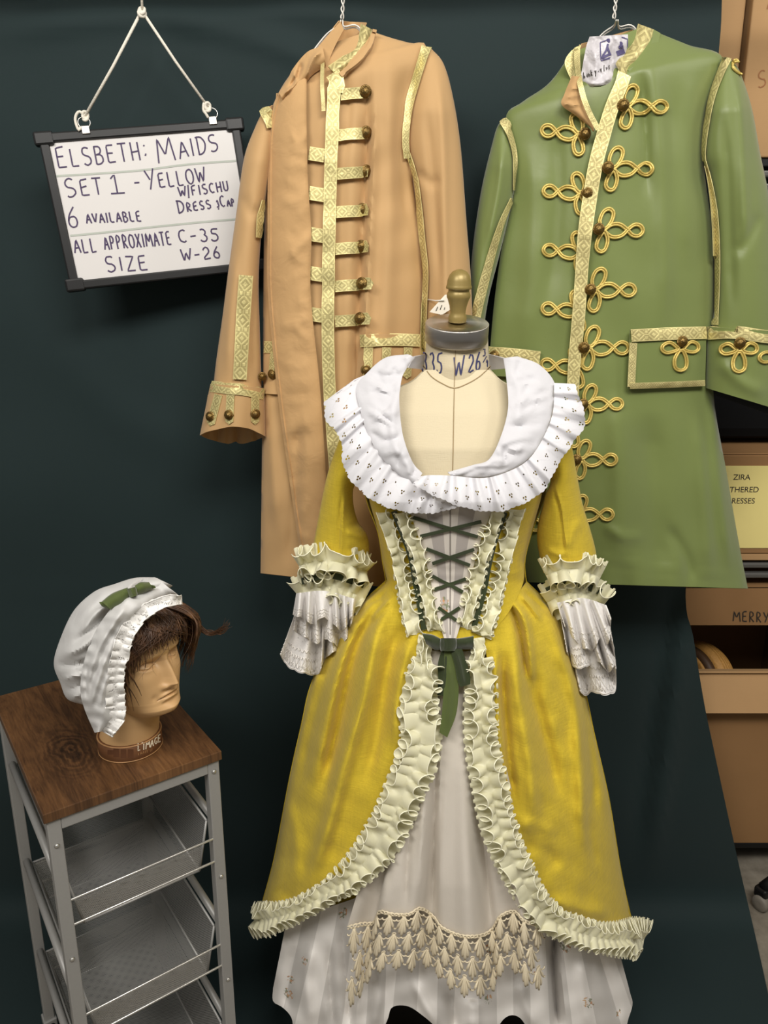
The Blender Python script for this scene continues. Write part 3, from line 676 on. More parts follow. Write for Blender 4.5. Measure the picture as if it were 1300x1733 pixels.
# folded-open facing
fA = [(470, 158), (457, 235), (455, 400), (456, 500), (470, 650), (490, 800), (514, 962)]
fB = [(519, 130), (519, 200), (521, 300), (527, 400), (526, 500), (541, 650), (549, 760), (562, 965)]
lf = [([(470 + random.uniform(0, 50), y + random.uniform(-14, 14)), (500 + random.uniform(-8, 12), y + random.uniform(-10, 16)), (525, y + random.uniform(-20, 10))], random.uniform(5, 9), random.choice((-1, 1, 1)) * random.uniform(.002, .0045)) for y in range(230, 960, 26)]
onb = on(BT, .012, YO)
facing = sheet('facing', fA, fB, lambda a, b, c, d: onb(a, b, c, d) - .012 * np.sin(PI * c) ** .6, 110, 26, M_tanlin, tan, lf, solid=.002, bvh=True, label='tan facing folded open to show the lining side')
strip('facing_hem', [(p[0] + 1.5, p[1]) for p in fA], 5, [BV[facing]], M_tanlin, tan, .0012, .003, 1.4)
# thrown-back lapel above the facing
sheet('lapel', [(546, 78), (520, 88), (496, 116), (486, 137), (472, 156)], [(552, 112), (530, 126), (519, 140), (512, 152), (480, 172)], const(YO - .035), 40, 20, M_tanlin, tan,
      [([(545, 85), (530, 100), (518, 135)], 4, .010), ([(510, 105), (505, 125), (490, 150)], 4, -.010), ([(497, 120), (500, 140), (480, 160)], 3, .008)], lambda PX, PY, Sg, T: .012 * np.sin(PI * Sg), solid=.002)
# inner side of the neck and the standing collar
sheet('neck_lining', [(574, 36), (560, 55), (549, 82), (543, 116), (545, 140)], [(620, 38), (608, 66), (590, 95), (566, 118), (560, 142)], const(YO + .012), 24, 18, M_tanlin, tan, [([(566, 60), (575, 85), (570, 110)], 6, .008)], lambda PX, PY, Sg, T: -.03 * np.sin(PI * Sg), solid=.0015)
sheet('collar', [(576, 36), (556, 58), (541, 76), (528, 92)], [(582, 50), (566, 80), (555, 108), (552, 122)], const(YO - .03), 24, 8, M_tanlin, tan, solid=.002)
cg = sheet('collar', [(611, 40), (605, 66), (588, 88), (555, 112)], [(630, 50), (622, 80), (604, 103), (571, 128)], lambda PX, PY, Sg, T: YO - .002 - .045 * T - .010 * np.sin(PI * Sg), 30, 8, M_gold, tan, solid=.002, uvunit=True, label='gold brocade standing collar')
strip('collar_piping', [(634, 52), (626, 82), (607, 106), (576, 131)], 7, [BV[body]], M_tan, tan, .012, .004, 1.4)
TRIM = lambda P, w, b, off=.004, **k: strip('gold_trim', P, w, b, M_gold, tan, off, .0012, 1.4, **k)
BTF = BT + [BV[facing]]
TRIM([(564, 128), (571, 140), (567, 155)], 24, BT, .012)
tr = TRIM([(566, 150), (562, 250), (558, 400), (557, 480), (556, 560), (559, 660), (566, 760), (572, 840)], 21, BT, .012)
TRIM([(548, 108), (547, 150), (549, 190)], 6, BT, .013)
for y, bxx in ((157, 614), (226, 613), (291, 613), (356, 613), (418, 613), (481, 614), (540, 611)):
    x0 = 576 if y < 200 else 568
    TRIM([(x0, y + 4), (600, y + 1.5), (bxx + 6, y - .5), (bxx + 11, y - 1)], 20, BT, .009, point=.006)
    button('button', bxx + 3, y - 1, BT, .0105, tan, 1.4, .010)
for y in (262, 329, 398, 464, 533): TRIM([(524, y - 2), (536, y), (550, y + 2)], 23, BT, .007)
TRIM([(721, 80), (706, 130), (693, 180), (687, 235), (690, 268)], [17, 16, 15, 14], BT + BR, .006)
TRIM([(690, 256), (699, 285), (706, 320), (714, 400), (720, 460), (718, 520), (716, 600)], [10, 14, 13, 13], BT + BR, .007)
TRIM([(447, 184), (456, 202), (460, 216)], 18, BL + BT, .006)
TRIM([(444, 338), (440, 370), (436, 402)], [4, 14, 8], BL, .006)
TRIM([(416, 466), (411, 540), (406, 642)], 22, BL, .005)
TRIM([(358, 654), (385, 657), (415, 660), (446, 667)], 19, BC, .004)
for (x, y0, y1, bx_, by_) in ((371, 668, 716, 358, 705), (391, 668, 713, 389, 702), (431, 672, 713, 431, 700)):
    TRIM([(x, y0), ((x + bx_) / 2, (y0 + y1) / 2), (bx_, y1)], 13, BC, .004, point=.006)
    button('button', bx_, by_, BC, .0095, tan, 1.4, .005)
# pocket flaps
pf = sheet('pocket_flap', [(610, 566), (606, 600), (600, 660)], [(712, 566), (712, 600), (712, 660)], lambda a, b, c, d: on(BT, .010, YO)(a, b, c, d), 16, 20, M_tan, tan, bvh=True, solid=.003)
BPF = [BV[pf]]
TRIM([(611, 577), (660, 575), (710, 576)], 21, BPF)
for x in (624, 654, 690): TRIM([(x, 588), (x - 1, 615), (x - 2, 636)], 14, BPF, .004, point=.006)
button('button', 619, 626, BPF, .0095, tan)
pl = sheet('pocket_flap', [(446, 596), (446, 632), (447, 666)], [(474, 598), (476, 634), (478, 668)], on(BT, .009, YO), 12, 8, M_tan, tan, bvh=True, solid=.003)
TRIM([(450, 587), (466, 588)], 20, BT, .009); TRIM([(463, 598), (461, 622), (460, 632)], 9, [BV[pl]], .003, point=.005)
button('button', 462, 633, [BV[pl]], .0095, tan); button('button', 444, 637, BL + BT, .008, tan, off=.006)

# price tag pinned to the tan sleeve
tg = thing('paper_tag', 'small white paper tag pinned to the tan sleeve beside the bronze finial', 'tag', at(745, 515, YO - .06))
q = [(753, 499), (760, 498), (764, 506), (762, 524), (748, 533), (727, 528)]
v = [at(a, b, YO - .062 - .0004 * i) for i, (a, b) in enumerate(q)]
obj('card', v, [tuple(range(len(v)))], M_tagpaper, tg, smooth=False, solid=.0008)
obj('fastener', *tubegeo([nearest_hit(723, 507, BR + BT, 1.4)[0] + Vector((0, -.004, 0)), at(738, 509, YO - .064), at(752, 508, YO - .066)], .0012, 6), M_whitewire, tg)
mb = MB()
for a, b in (((738, 526), (741, 519)), ((745, 524), (748, 516)), ((752, 524), (753, 520))): mb.add(*tubegeo([at(*a, YO - .0645), at(*b, YO - .0648)], .0006, 5))
mb.build('ink_mark', M_darkink, tg)

# ---------------------------------------------------------------- green coat
YG = 1.475
gre = thing('frock_coat', 'green frock coat with gold cord frogging and brass buttons', 'coat', at(1050, 990, YG))
gf = [([(1100, 90), (1120, 250), (1125, 450), (1120, 560)], 16, .007), ([(1085, 120), (1092, 220), (1095, 330)], 8, -.006), ([(1170, 130), (1160, 280), (1165, 460)], 18, .006), ([(1205, 680), (1215, 800), (1235, 960)], 10, .010),
      ([(1100, 700), (1105, 820), (1120, 980)], 24, -.010), ([(1040, 660), (1050, 800), (1050, 960)], 20, .008), ([(1180, 700), (1190, 820), (1200, 980)], 14, .008), ([(900, 240), (905, 400), (890, 600)], 20, .006), ([(940, 200), (945, 330), (930, 520)], 14, -.005),
      ([(1130, 890), (1160, 940), (1175, 985)], 10, -.006), ([(1020, 890), (1060, 910), (1090, 905)], 8, .004), ([(1000, 940), (1100, 958), (1250, 975)], 3, .0016)]
gf = [(a[0], a[1], a[2] * 1.35) + tuple(a[3:]) for a in gf]
gb = loft('body', [(968, 88), (930, 140), (885, 172), (856, 200), (868, 290), (864, 345), (846, 440), (832, 560), (826, 700), (850, 850), (888, 985)],
          [(1090, 45), (1118, 57), (1165, 76), (1224, 100), (1196, 190), (1192, 280), (1206, 400), (1208, 550), (1208, 670), (1230, 800), (1250, 915), (1266, 996)],
          YG, [(0, .012), (.12, .05), (.6, .055), (1, .07)], [(0, .012), (.15, .03), (1, .045)], 130, 80, M_green, gre, gf, lambda PX, PY, Sg, T: wob(PX, PY, .0018, 100, 9) + .003 * np.sin(PX / 9.0 + .5) * np.clip((PY - 930) / 60, 0, 1) * (PX < 1170), solid=.0015)
BG = [BV[gb]]
gR = loft('sleeve', [(1222, 98), (1199, 170), (1189, 255), (1198, 300), (1210, 400), (1211, 500), (1204, 560)], [(1232, 97), (1250, 116), (1272, 180), (1287, 260), (1303, 340), (1318, 460), (1330, 570)],
          YG - .008, [(0, .014), (.2, .05), (1, .05)], [(0, .012), (.2, .035), (1, .04)], 80, 36, M_green, gre, [([(1248, 130), (1256, 220), (1262, 420)], 9, .007), ([(1225, 200), (1232, 300), (1240, 520)], 9, -.006), ([(1290, 360), (1262, 410), (1240, 430)], 10, -.005)], solid=.0015)
gL = loft('sleeve', [(853, 200), (842, 214), (834, 240), (815, 320), (800, 420), (795, 500), (796, 600)], [(862, 204), (872, 250), (874, 296), (866, 345), (846, 430), (826, 510), (812, 610)],
          YG - .006, [(0, .012), (.2, .035), (1, .035)], [(0, .012), (.2, .03), (1, .035)], 70, 30, M_green, gre, [([(850, 240), (845, 320), (825, 420)], 7, .006)], solid=.0015)
BGR, BGL = [BV[gR]], [BV[gL]]
gc = loft('cuff', [(1196, 553), (1194, 600), (1193, 656)], [(1335, 562), (1338, 620), (1340, 700)], YG - .01, .062, .045, 30, 40, M_green, gre, [([(1215, 610), (1260, 650), (1300, 665)], 12, .006)], solid=.002)
BGC = [BV[gc]]
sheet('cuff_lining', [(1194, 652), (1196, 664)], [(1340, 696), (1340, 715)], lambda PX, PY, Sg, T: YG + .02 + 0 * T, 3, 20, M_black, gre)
GT = lambda P, w, b, off=.004, **k: strip('gold_trim', P, w, b, M_gold, gre, off, .0012, 1.45, **k)
GT([(1056, 128), (1048, 150), (1035, 180), (1020, 230), (1005, 290), (991, 380), (983, 470), (976, 560), (971, 620), (968, 680)], [22, 24, 24, 22, 21, 20], BG, .014)
GT([(1229, 99), (1206, 160), (1195, 215), (1191, 255), (1192, 272)], [15, 14, 13, 10], BG + BGR, .006)
GT([(1193, 268), (1203, 310), (1211, 370), (1214, 450), (1212, 550)], [6, 13, 13, 10], BGR + BG, .006)
GT([(852, 203), (865, 235), (872, 270), (869, 322)], [14, 11, 10, 4], BGL + BG, .006)
GT([(865, 336), (846, 380), (828, 440), (812, 505), (804, 545)], [6, 11, 13, 12], BGL + BG, .007)
GT([(1197, 564), (1240, 562), (1290, 569), (1332, 573)], 22, BGC, .005)
# neck: lining, collar stand, peeled-back front corner
sheet('neck_lining', [(985, 74), (972, 110), (985, 160), (1000, 200)], [(1070, 50), (1062, 90), (1050, 130), (1030, 175)], const(YG + .012), 24, 14, M_tanlin, gre, (), lambda PX, PY, Sg, T: -.03 * np.sin(PI * Sg), solid=.0015)
sheet('collar', [(1080, 40), (1072, 66), (1056, 90), (1040, 98), (1050, 126)], [(1107, 50), (1100, 80), (1082, 102), (1064, 113), (1062, 130)], lambda PX, PY, Sg, T: YG - .004 - .045 * T - .010 * np.sin(PI * Sg), 30, 8, M_gold, gre, solid=.002, uvunit=True, label='gold brocade standing collar')
sheet('collar_band', [(1107, 50), (1100, 80), (1084, 104), (1063, 118)], [(1118, 56), (1110, 88), (1092, 112), (1066, 124)], lambda PX, PY, Sg, T: YG - .008 - .04 * T, 24, 6, M_green, gre, solid=.002)
sheet('collar', [(974, 80), (962, 92), (956, 108), (966, 134)], [(984, 76), (976, 96), (972, 112), (974, 132)], const(YG - .03), 16, 6, M_gold, gre, solid=.002, uvunit=True, label='gold brocade edge of the collar')
sheet('facing', [(968, 128), (955, 160), (951, 178), (978, 198), (1002, 218)], [(985, 130), (984, 160), (990, 180), (1000, 196), (1006, 222)], const(YG - .062), 30, 10, M_tanlin, gre, [([(955, 165), (975, 162), (985, 160)], 2.5, .003), ([(953, 175), (975, 178), (988, 176)], 2.5, .003), ([(965, 150), (978, 150), (985, 148)], 2.5, .003)], lambda PX, PY, Sg, T: .008 * np.sin(PI * Sg), solid=.002, label='tan facing turned back at the neck')
GT([(977, 84), (979, 130), (985, 165), (996, 195), (1010, 222)], 9, BG, .03)
def frog(bx_, by_, sx, k, ang, parts=('u', 'd', 'r'), bvhs=BG, off=.004):
    """looped double cord: two petals and a figure of eight"""
    ca, sa = math.cos(ang), math.sin(ang); T_ = lambda P: [(bx_ + sx * k * (x * ca - y * sa), by_ + k * (x * sa + y * ca)) for x, y in P]
    shp = {'u': [(6, -2), (4, -16), (10, -31), (20, -36), (27, -29), (24, -15), (15, -3)], 'd': [(10, 3), (2, 16), (-1, 30), (6, 37), (14, 33), (18, 18), (14, 5)],
           'r': [(12, 0), (24, -9), (38, -10), (50, -2), (60, 8), (71, 9), (78, 1), (74, -8), (64, -10), (54, -3), (42, 9), (27, 12), (16, 6)]}
    mb = MB()
    for p in parts:
        P = np.array(T_(shp[p])); c = P.mean(0)
        C = cordpts(np.vstack([P, P[:1]]), bvhs, off, 1.45, 60)[:-1]
        cc = C.mean(0)
        for s in (-1, 1):
            Tn = np.gradient(C, axis=0); Tn /= np.linalg.norm(Tn, axis=1)[:, None] + 1e-9
            Nn = np.cross(Tn, np.array((CAMV - Vector(cc)).normalized())); mb.add(*tubegeo(C + Nn * s * .0019, .0019, 7, True))
    f = mb.build('frog', M_cord, gre, label='gold looped cord fastening')
    return f
RF = [(1052, 180), (1027, 285), (1011, 389), (998, 490), (987, 588), (985, 683), (975, 777), (969, 870)]
for i, (x, y) in enumerate(RF):
    frog(x, y, 1, .99 if i < 5 else .88, math.radians(1)); 
    if i < 7: button('button', x, y, BG, .0105, gre, 1.45, .016 if i < 6 else .006)
for i, (x, y) in enumerate([(989, 228), (992, 328), (992, 428), (990, 527), (988, 622), (980, 722), (968, 893)]):
    frog(x, y, -1, .93, math.radians(-6 if i == 0 else -4)); 
    if i < 2: button('button', x, y, BG, .0105, gre, 1.45, .012)
pr = sheet('pocket_flap', [(1067, 558), (1065, 605), (1063, 657)], [(1196, 553), (1195, 600), (1193, 653)], lambda a, b, c, d: on(BG, .012, YG)(a, b, c, d), 16, 24, M_green, gre, bvh=True, solid=.003)
BP = [BV[pr]]
GT([(1068, 568), (1130, 565), (1195, 563)], 21, BP); GT([(1072, 580), (1070, 615), (1068, 655)], 12, BP); GT([(1066, 653), (1130, 651), (1192, 648)], 10, BP, .005)
pl2 = sheet('pocket_flap', [(826, 586), (826, 612), (826, 636)], [(915, 594), (914, 616), (912, 640)], on(BG, .012, YG), 12, 14, M_green, gre, bvh=True, solid=.003)
GT([(828, 597), (870, 600), (914, 605)], 21, [BV[pl2]]); GT([(908, 614), (906, 640)], 11, [BV[pl2]])
button('button', 838, 602, [BV[pl2]], .010, gre, off=.006)
def trefoil(cx, cy, b, k=1.0):
    mb = MB()
    for P in ([(-4, 2), (-18, -8), (-30, -4), (-32, 4), (-24, 9), (-10, 6)], [(4, 2), (16, -9), (27, -6), (29, 3), (21, 8), (9, 6)], [(-4, 6), (-11, 20), (-10, 34), (-1, 39), (8, 34), (9, 20), (3, 6)]):
        P = np.array([(cx + k * x, cy + k * y) for x, y in P]); C = cordpts(np.vstack([P, P[:1]]), b, .004, 1.45, 44)[:-1]
        Tn = np.gradient(C, axis=0); Tn /= np.linalg.norm(Tn, axis=1)[:, None] + 1e-9; Nn = np.cross(Tn, np.array((CAMV - Vector(C.mean(0))).normalized()))
        for s in (-1, 1): mb.add(*tubegeo(C + Nn * s * .0019, .0019, 7, True))
    mb.build('trefoil_braid', M_cord, gre, label='gold trefoil of looped cord')
    button('button', cx, cy - 10, b, .0105, gre, 1.45, .006)
trefoil(1153, 588, BP); trefoil(1252, 590, BGC); trefoil(1318, 604, BGC)
mb = MB()
for o_ in (0, 3.2): mb.add(*tubegeo(cordpts(np.array([(1256 - o_, 126), (1246 - o_ * .6, 119), (1240, 110 + o_), (1241 + o_ * .5, 103 + o_), (1247, 101 + o_), (1251 - o_, 106)]), BGR, .005, 1.45, 26), .0019, 7))
mb.build('shoulder_braid', M_cord, gre)

# plastic bag over the hanger in the green coat's neck
bagA = [(985, 66), (976, 90), (985, 120), (990, 150)]; bagB = [(1066, 55), (1062, 85), (1048, 112), (1046, 130)]
bg = thing('plastic_bag', 'crumpled white plastic bag with blue print over the hanger in the green coat', 'bag', at(1020, 145, YG - .035))
bs = sheet('wrap', [(998, 62), (992, 80), (986, 112), (983, 136), (990, 149)], [(1063, 58), (1062, 80), (1052, 104), (1046, 122), (1044, 140)], lambda PX, PY, Sg, T: YG - .038 - .012 * np.sin(PI * Sg), 50, 40, M_bag, bg,
           [([(1000, 70), (1010, 110), (1000, 148)], 5, .004), ([(1040, 66), (1036, 100), (1046, 130)], 4, -.006), ([(1020, 135), (1035, 128), (1045, 126)], 4, .004), ([(990, 138), (1010, 142), (1044, 130)], 4, .004)], lambda PX, PY, Sg, T: wob(PX, PY, .002, 22, 4), solid=.001, bvh=True)
BB = [BV[bs]]; mb = MB()
for P, w in (([(1016, 72), (1017, 103), (1033, 97)], 1.6), ([(1016, 72), (1032, 66)], 1.6), ([(1052, 63), (1062, 66), (1062, 80)], 1.6), ([(1029, 74), (1027, 84), (1020, 95)], 3.4), ([(1028, 80), (1033, 94)], 3.4), ([(1018, 98), (1034, 91)], 4), ([(1020, 101), (1032, 99)], 2.5), ([(1044, 91), (1057, 86)], 9), ([(1047, 80), (1055, 79)], 5)):
    v, f, uv = stripgrid(P, w, BB, .0012, 1.44, 3, 0, True, 2); mb.add(v, f, uv)
for (x, y, r) in ((1029, 69.5, 3.2), (1050, 75, 3.6)):
    p, n = nearest_hit(x, y, BB, 1.44); v, f = lathegeo([(.0001, .0009), (r * .00115, .0009), (r * .00115, .0004)][::-1], p, (CAMV - p).normalized(), 16); mb.add(v, f)
mb.build('printed_figure', plain('blue_print', srgb(88, 82, 124), .6), bg, smooth=False)
GL.update({'h': [[(.1, 1), (.1, 0)], [(.1, .5), (.4, .62), (.6, .5), (.6, 0)]], 'a': [arc(.35, .28, .3, .28, 0, 360, 12), [(.66, .6), (.66, 0)]], 'n': [[(.1, .6), (.1, 0)], [(.1, .45), (.4, .6), (.6, .5), (.6, 0)]], 'k': [[(.1, 1), (.1, 0)], [(.6, .6), (.12, .28), (.65, 0)]],
           'y': [[(.05, .6), (.35, .05)], [(.65, .6), (.1, -.35)]], 'o': [arc(.36, .3, .32, .3, 0, 360, 14)], 'u': [[(.1, .6), (.1, .15), (.3, 0), (.6, .15), (.6, .6)], [(.6, .6), (.6, 0)]], 'f': [[(.6, .95), (.4, 1), (.28, .8), (.28, 0)], [(.05, .58), (.55, .58)]], 'r': [[(.15, .6), (.15, 0)], [(.15, .42), (.5, .6)]]})
WID.update({'f': .6, 'r': .6})
mb = MB(); write(mb, 'hank', (988, 133), (1005, 127), 10, BB, 1.3, up=(-.1, -1), off=.0012, Yd=1.44); write(mb, 'you', (1007, 126), (1020, 121), 10, BB, 1.3, up=(-.1, -1), off=.0012, Yd=1.44); write(mb, 'for', (1022, 121), (1034, 116), 11, BB, 1.3, up=(-.1, -1), off=.0012, Yd=1.44)
mb.build('lettering', M_darkink, bg, smooth=False)

# ---------------------------------------------------------------- dress form
YF = 1.24
def cxg(PY): return lerpt([(560, 773), (660, 769), (900, 762), (1100, 764), (1400, 764), (1733, 766)], PY)
EL = [(600, 590), (660, 590), (720, 592), (780, 612), (850, 625), (900, 640), (950, 648), (985, 655), (1020, 615), (1060, 580), (1150, 530), (1230, 510), (1320, 490), (1450, 465), (1530, 440), (1600, 430), (1760, 425)]
ER = [(600, 950), (660, 950), (720, 948), (780, 930), (850, 915), (900, 900), (950, 888), (985, 892), (1050, 950), (1150, 985), (1240, 1005), (1350, 1030), (1470, 1050), (1545, 1064), (1600, 1082), (1760, 1090)]
DG = [(590, .025), (650, .06), (700, .095), (760, .125), (850, .138), (985, .112), (1040, .13), (1100, .155), (1300, .20), (1500, .23), (1740, .245)]
def Yg(PX, PY):
    cx = cxg(PY); l = lerpt(EL, PY); r = lerpt(ER, PY)
    q = np.where(PX < cx, (cx - PX) / np.maximum(cx - l, 1), (PX - cx) / np.maximum(r - cx, 1))
    return YF - lerpt(DG, PY) * np.sqrt(np.maximum(0, 1 - np.clip(q, 0, 1) ** 2.2))
G = lambda off, extra=None: (lambda PX, PY, Sg, T: Yg(PX, PY) - off - (extra(Sg, T) if extra else 0))
BKD = [(590, .02), (700, .075), (850, .085), (985, .08), (1040, .11), (1100, .15), (1300, .20), (1500, .22), (1740, .22)]
def Yback(PX, PY, Sg, T): return YF + lerpt(BKD, PY) * np.sqrt(np.maximum(0, 1 - (2 * Sg - 1) ** 2))

base = at(770, 1000, YF)
form = thing('dress_form', 'linen dress form with steel neck cap and bronze finial inside the yellow gown', 'dress form', (base.x, YF, 0))
tL = [(720, 626), (694, 648), (650, 664), (612, 684), (604, 730), (630, 800), (650, 880), (660, 960), (664, 995)]
tR = [(828, 626), (852, 648), (895, 664), (930, 684), (934, 730), (910, 800), (894, 880), (882, 960), (880, 995)]
tors = sheet('torso', tL, tR, G(-.012), 80, 60, M_linen, form, bvh=True, solid=.002)
sheet('torso_back', tL, tR, lambda a, b, c, d: Yback(a, b, c, d) - .006, 50, 30, M_linen, form, solid=.002)
neck = loft('neck', [(723, 566), (720, 595), (717, 625), (713, 655), (708, 680)], [(826, 564), (827, 595), (829, 625), (833, 655), (838, 680)], [(0, YF + .012), (.3, YF + .004), (1, YF)], [(0, .043), (.5, .049), (.8, .044), (1, .03)], .047, 40, 44, M_linen, form)
BN = [BV[neck]]; BTO = BN + [BV[tors]]
M_seam = plain('tan_seam_thread', srgb(150, 128, 92), .9)  # seam lines of the form, darker than the linen
strip('neck_seam', [(716, 618), (730, 637), (750, 650), (769, 657), (790, 650), (812, 637), (830, 620)], 1.3, BTO, M_seam, form, .001, .0006, 1.2, 4)
strip('centre_seam', [(769, 657), (768, 700), (767, 760), (766, 800)], 1.3, BTO, M_seam, form, .001, .0006, 1.2, 5)
strip('centre_seam', [(771, 590), (770, 620), (769, 655)], 1.0, BTO, M_seam, form, .001, .0006, 1.2, 5)
ax = Vector((.01, -math.sin(math.radians(16)), math.cos(math.radians(16)))).normalized(); cc = at(774, 546, YF - .010)
lathe('neck_cap', [(.048, -.030), (.0508, -.029), (.0512, -.028), (.0512, -.0012), (.0500, 0), (.03, .0004), (.0001, .0006)], cc, M_steel, form, axis=ax, sides=72, label='brushed steel neck cap')
k = .00095
lathe('finial', [(a * k, b * k) for a, b in ((14, 0), (15, 1), (15.6, 5), (15, 11), (13.2, 14), (13.2, 18), (14.5, 27), (18, 38), (19.6, 41), (20, 45), (18.5, 49), (17.4, 51), (17.6, 54), (21, 55), (21.8, 57), (21, 59.5), (20.2, 62), (19.6, 68), (17, 76), (12, 82), (5, 85.4), (.1, 86))], cc + ax * .0006, M_bronze, form, axis=(ax + Vector((0, .12, .1))).normalized(), sides=40, label='turned bronze finial')
mb = MB(); up = (.0, -1)
write(mb, '335', (714, 630), (752, 634), 35, BN, 2.6, up=(.02, -1), Yd=1.2, jit=.05); write(mb, 'W', (768, 637), (789, 634), 32, BN, 2.6, up=(.02, -1), Yd=1.2); write(mb, '26', (793, 631), (817, 624), 30, BN, 2.6, up=(.02, -1), Yd=1.2)
write(mb, '3', (817, 604), (824, 602), 14, BN, 2, up=(.02, -1), Yd=1.2); write(mb, '/', (818, 612), (826, 608), 7, BN, 1.6, up=(.3, -1), Yd=1.2); write(mb, '4', (822, 622), (828, 620), 13, BN, 1.8, up=(.02, -1), Yd=1.2)
mb.build('handwriting', M_ink, form, smooth=False)
tube('pole', [(base.x, YF, .03), (base.x, YF, 1.0)], .016, M_black, form, 14)
lathe('stand_base', [(.20, .0), (.20, .012), (.12, .03), (.03, .06), (.02, .10)], (base.x, YF, 0.012), M_black, form, sides=32)

# ---------------------------------------------------------------- yellow gown
gown = thing('gown', 'yellow linen gown with pale pleated ribbon trim laced over a striped front', 'dress', (base.x, YF, .2))
bod = sheet('bodice', [(622, 822), (626, 850), (640, 900), (648, 950), (656, 985), (674, 1025), (695, 1060), (720, 1086), (748, 1098)], [(920, 822), (914, 850), (900, 900), (888, 950), (886, 985), (866, 1028), (842, 1060), (815, 1086), (782, 1098)],
            G(.004), 90, 60, M_yellow, gown, [([(885, 860), (872, 920), (880, 975)], 6, .003), ([(900, 905), (880, 925), (868, 950)], 4, -.003), ([(895, 960), (880, 968), (862, 972)], 3, .003), ([(640, 910), (652, 940), (660, 985)], 5, -.003)], solid=.0015, bvh=True)
sheet('bodice_back', [(640, 668), (596, 700), (600, 760), (622, 850), (640, 900), (648, 950), (655, 990)], [(902, 668), (944, 700), (940, 760), (918, 850), (900, 900), (888, 950), (891, 990)], Yback, 50, 30, M_yellow, gown)
for A_, B_ in (([(600, 700), (598, 760), (618, 826)], [(640, 690), (646, 760), (650, 826)]), ([(900, 690), (894, 760), (890, 826)], [(940, 700), (942, 760), (922, 826)])): sheet('armhole_panel', A_, B_, G(.006), 16, 10, M_yellow, gown)
skA = [(655, 982), (620, 1014), (580, 1060), (530, 1150), (510, 1230), (490, 1320), (465, 1450), (446, 1522), (436, 1562)]
skB = [(891, 985), (925, 1018), (950, 1050), (985, 1150), (1005, 1240), (1030, 1350), (1050, 1470), (1066, 1545), (1078, 1585)]
sfl = [([(668, 1010), (640, 1060), (618, 1167), (602, 1227), (585, 1285), (561, 1379), (538, 1453), (521, 1507)], 13, .022), ([(652, 1015), (612, 1075), (590, 1140), (572, 1230), (548, 1340)], 11, -.020), ([(640, 1005), (592, 1080), (566, 1167), (551, 1234), (530, 1330)], 11, .016),
       ([(620, 1030), (560, 1120), (530, 1220), (508, 1330)], 10, -.012), ([(690, 1050), (672, 1080), (655, 1140), (640, 1240), (620, 1330)], 12, -.014), ([(700, 1075), (688, 1110), (672, 1180), (668, 1260)], 9, .010), ([(655, 1000), (645, 1010), (625, 1022), (600, 1050)], 4, -.008), ([(663, 1012), (650, 1026), (628, 1050)], 4, .008),
       ([(470, 1500), (480, 1512), (500, 1520)], 12, -.005), ([(600, 1440), (575, 1470), (540, 1500)], 14, .005), ([(480, 1340), (500, 1420), (500, 1500)], 12, .008)]
sfr = [([(856, 1020), (870, 1040), (878, 1062), (884, 1092), (890, 1150)], 6, -.016), ([(868, 1018), (888, 1050), (896, 1100), (903, 1170)], 7, .012), ([(851, 1100), (853, 1184), (864, 1301), (873, 1369)], 8, -.014), ([(838, 1100), (842, 1190), (850, 1290)], 8, .010), ([(895, 1110), (903, 1170), (928, 1268), (948, 1352)], 13, -.018), ([(870, 1080), (878, 1180), (896, 1290), (905, 1400)], 13, .014),
       ([(925, 1035), (950, 1100), (975, 1184), (984, 1318), (990, 1453)], 12, .018), ([(940, 1060), (975, 1140), (998, 1260), (1010, 1400)], 9, -.014), ([(880, 1400), (905, 1395), (945, 1410)], 10, .004), ([(880, 1430), (915, 1440), (950, 1470)], 14, -.006), ([(1000, 1330), (996, 1400), (1012, 1470)], 8, -.006), ([(930, 1520), (990, 1540), (1040, 1545)], 12, .008),
       ([(885, 1000), (900, 1012), (925, 1035)], 4, -.008), ([(880, 1008), (895, 1022), (915, 1050)], 4, .008)]
sfl = [(a[0], a[1], a[2] * 1.35) for a in sfl]; sfr = [(a[0], a[1], a[2] * 1.35) for a in sfr]
sk1 = sheet('overskirt', skA, [(714, 1084), (708, 1130), (700, 1200), (700, 1270), (686, 1320), (645, 1410), (585, 1482), (525, 1522), (462, 1556)], G(.002), 130, 60, M_yellow, gown, sfl, lambda PX, PY, Sg, T: wob(PX, PY, .0016, 46, 11), solid=.0015, bvh=True, label='left front panel of the yellow overskirt')
sk2 = sheet('overskirt', [(820, 1084), (826, 1130), (830, 1200), (834, 1275), (852, 1340), (872, 1420), (908, 1512), (940, 1548), (1010, 1574)], skB, G(.002), 130, 60, M_yellow, gown, sfr, lambda PX, PY, Sg, T: wob(PX, PY, .0016, 46, 12), solid=.0015, bvh=True, label='right front panel of the yellow overskirt')
sheet('overskirt', skA, skB, Yback, 60, 50, M_yellow, gown, (), lambda PX, PY, Sg, T: .012 * np.sin(Sg * 50) * T, solid=.0015, label='back of the yellow overskirt')
gsl = loft('sleeve', [(602, 672), (578, 735), (555, 800), (540, 870), (527, 940), (522, 968)], [(660, 720), (628, 790), (601, 820), (598, 850), (606, 882), (621, 905), (625, 930), (620, 968)], YF - .01, [(0, .02), (.3, .05), (1, .045)], [(0, .02), (.3, .04), (1, .045)], 80, 36, M_yellow, gown,
           [([(580, 840), (577, 890), (575, 940)], 2.5, .0025, 's'), ([(585, 900), (600, 905), (618, 912)], 5, .005), ([(590, 925), (605, 935), (620, 940)], 5, -.004), ([(600, 850), (608, 880), (590, 895)], 6, -.004)], solid=.0015)
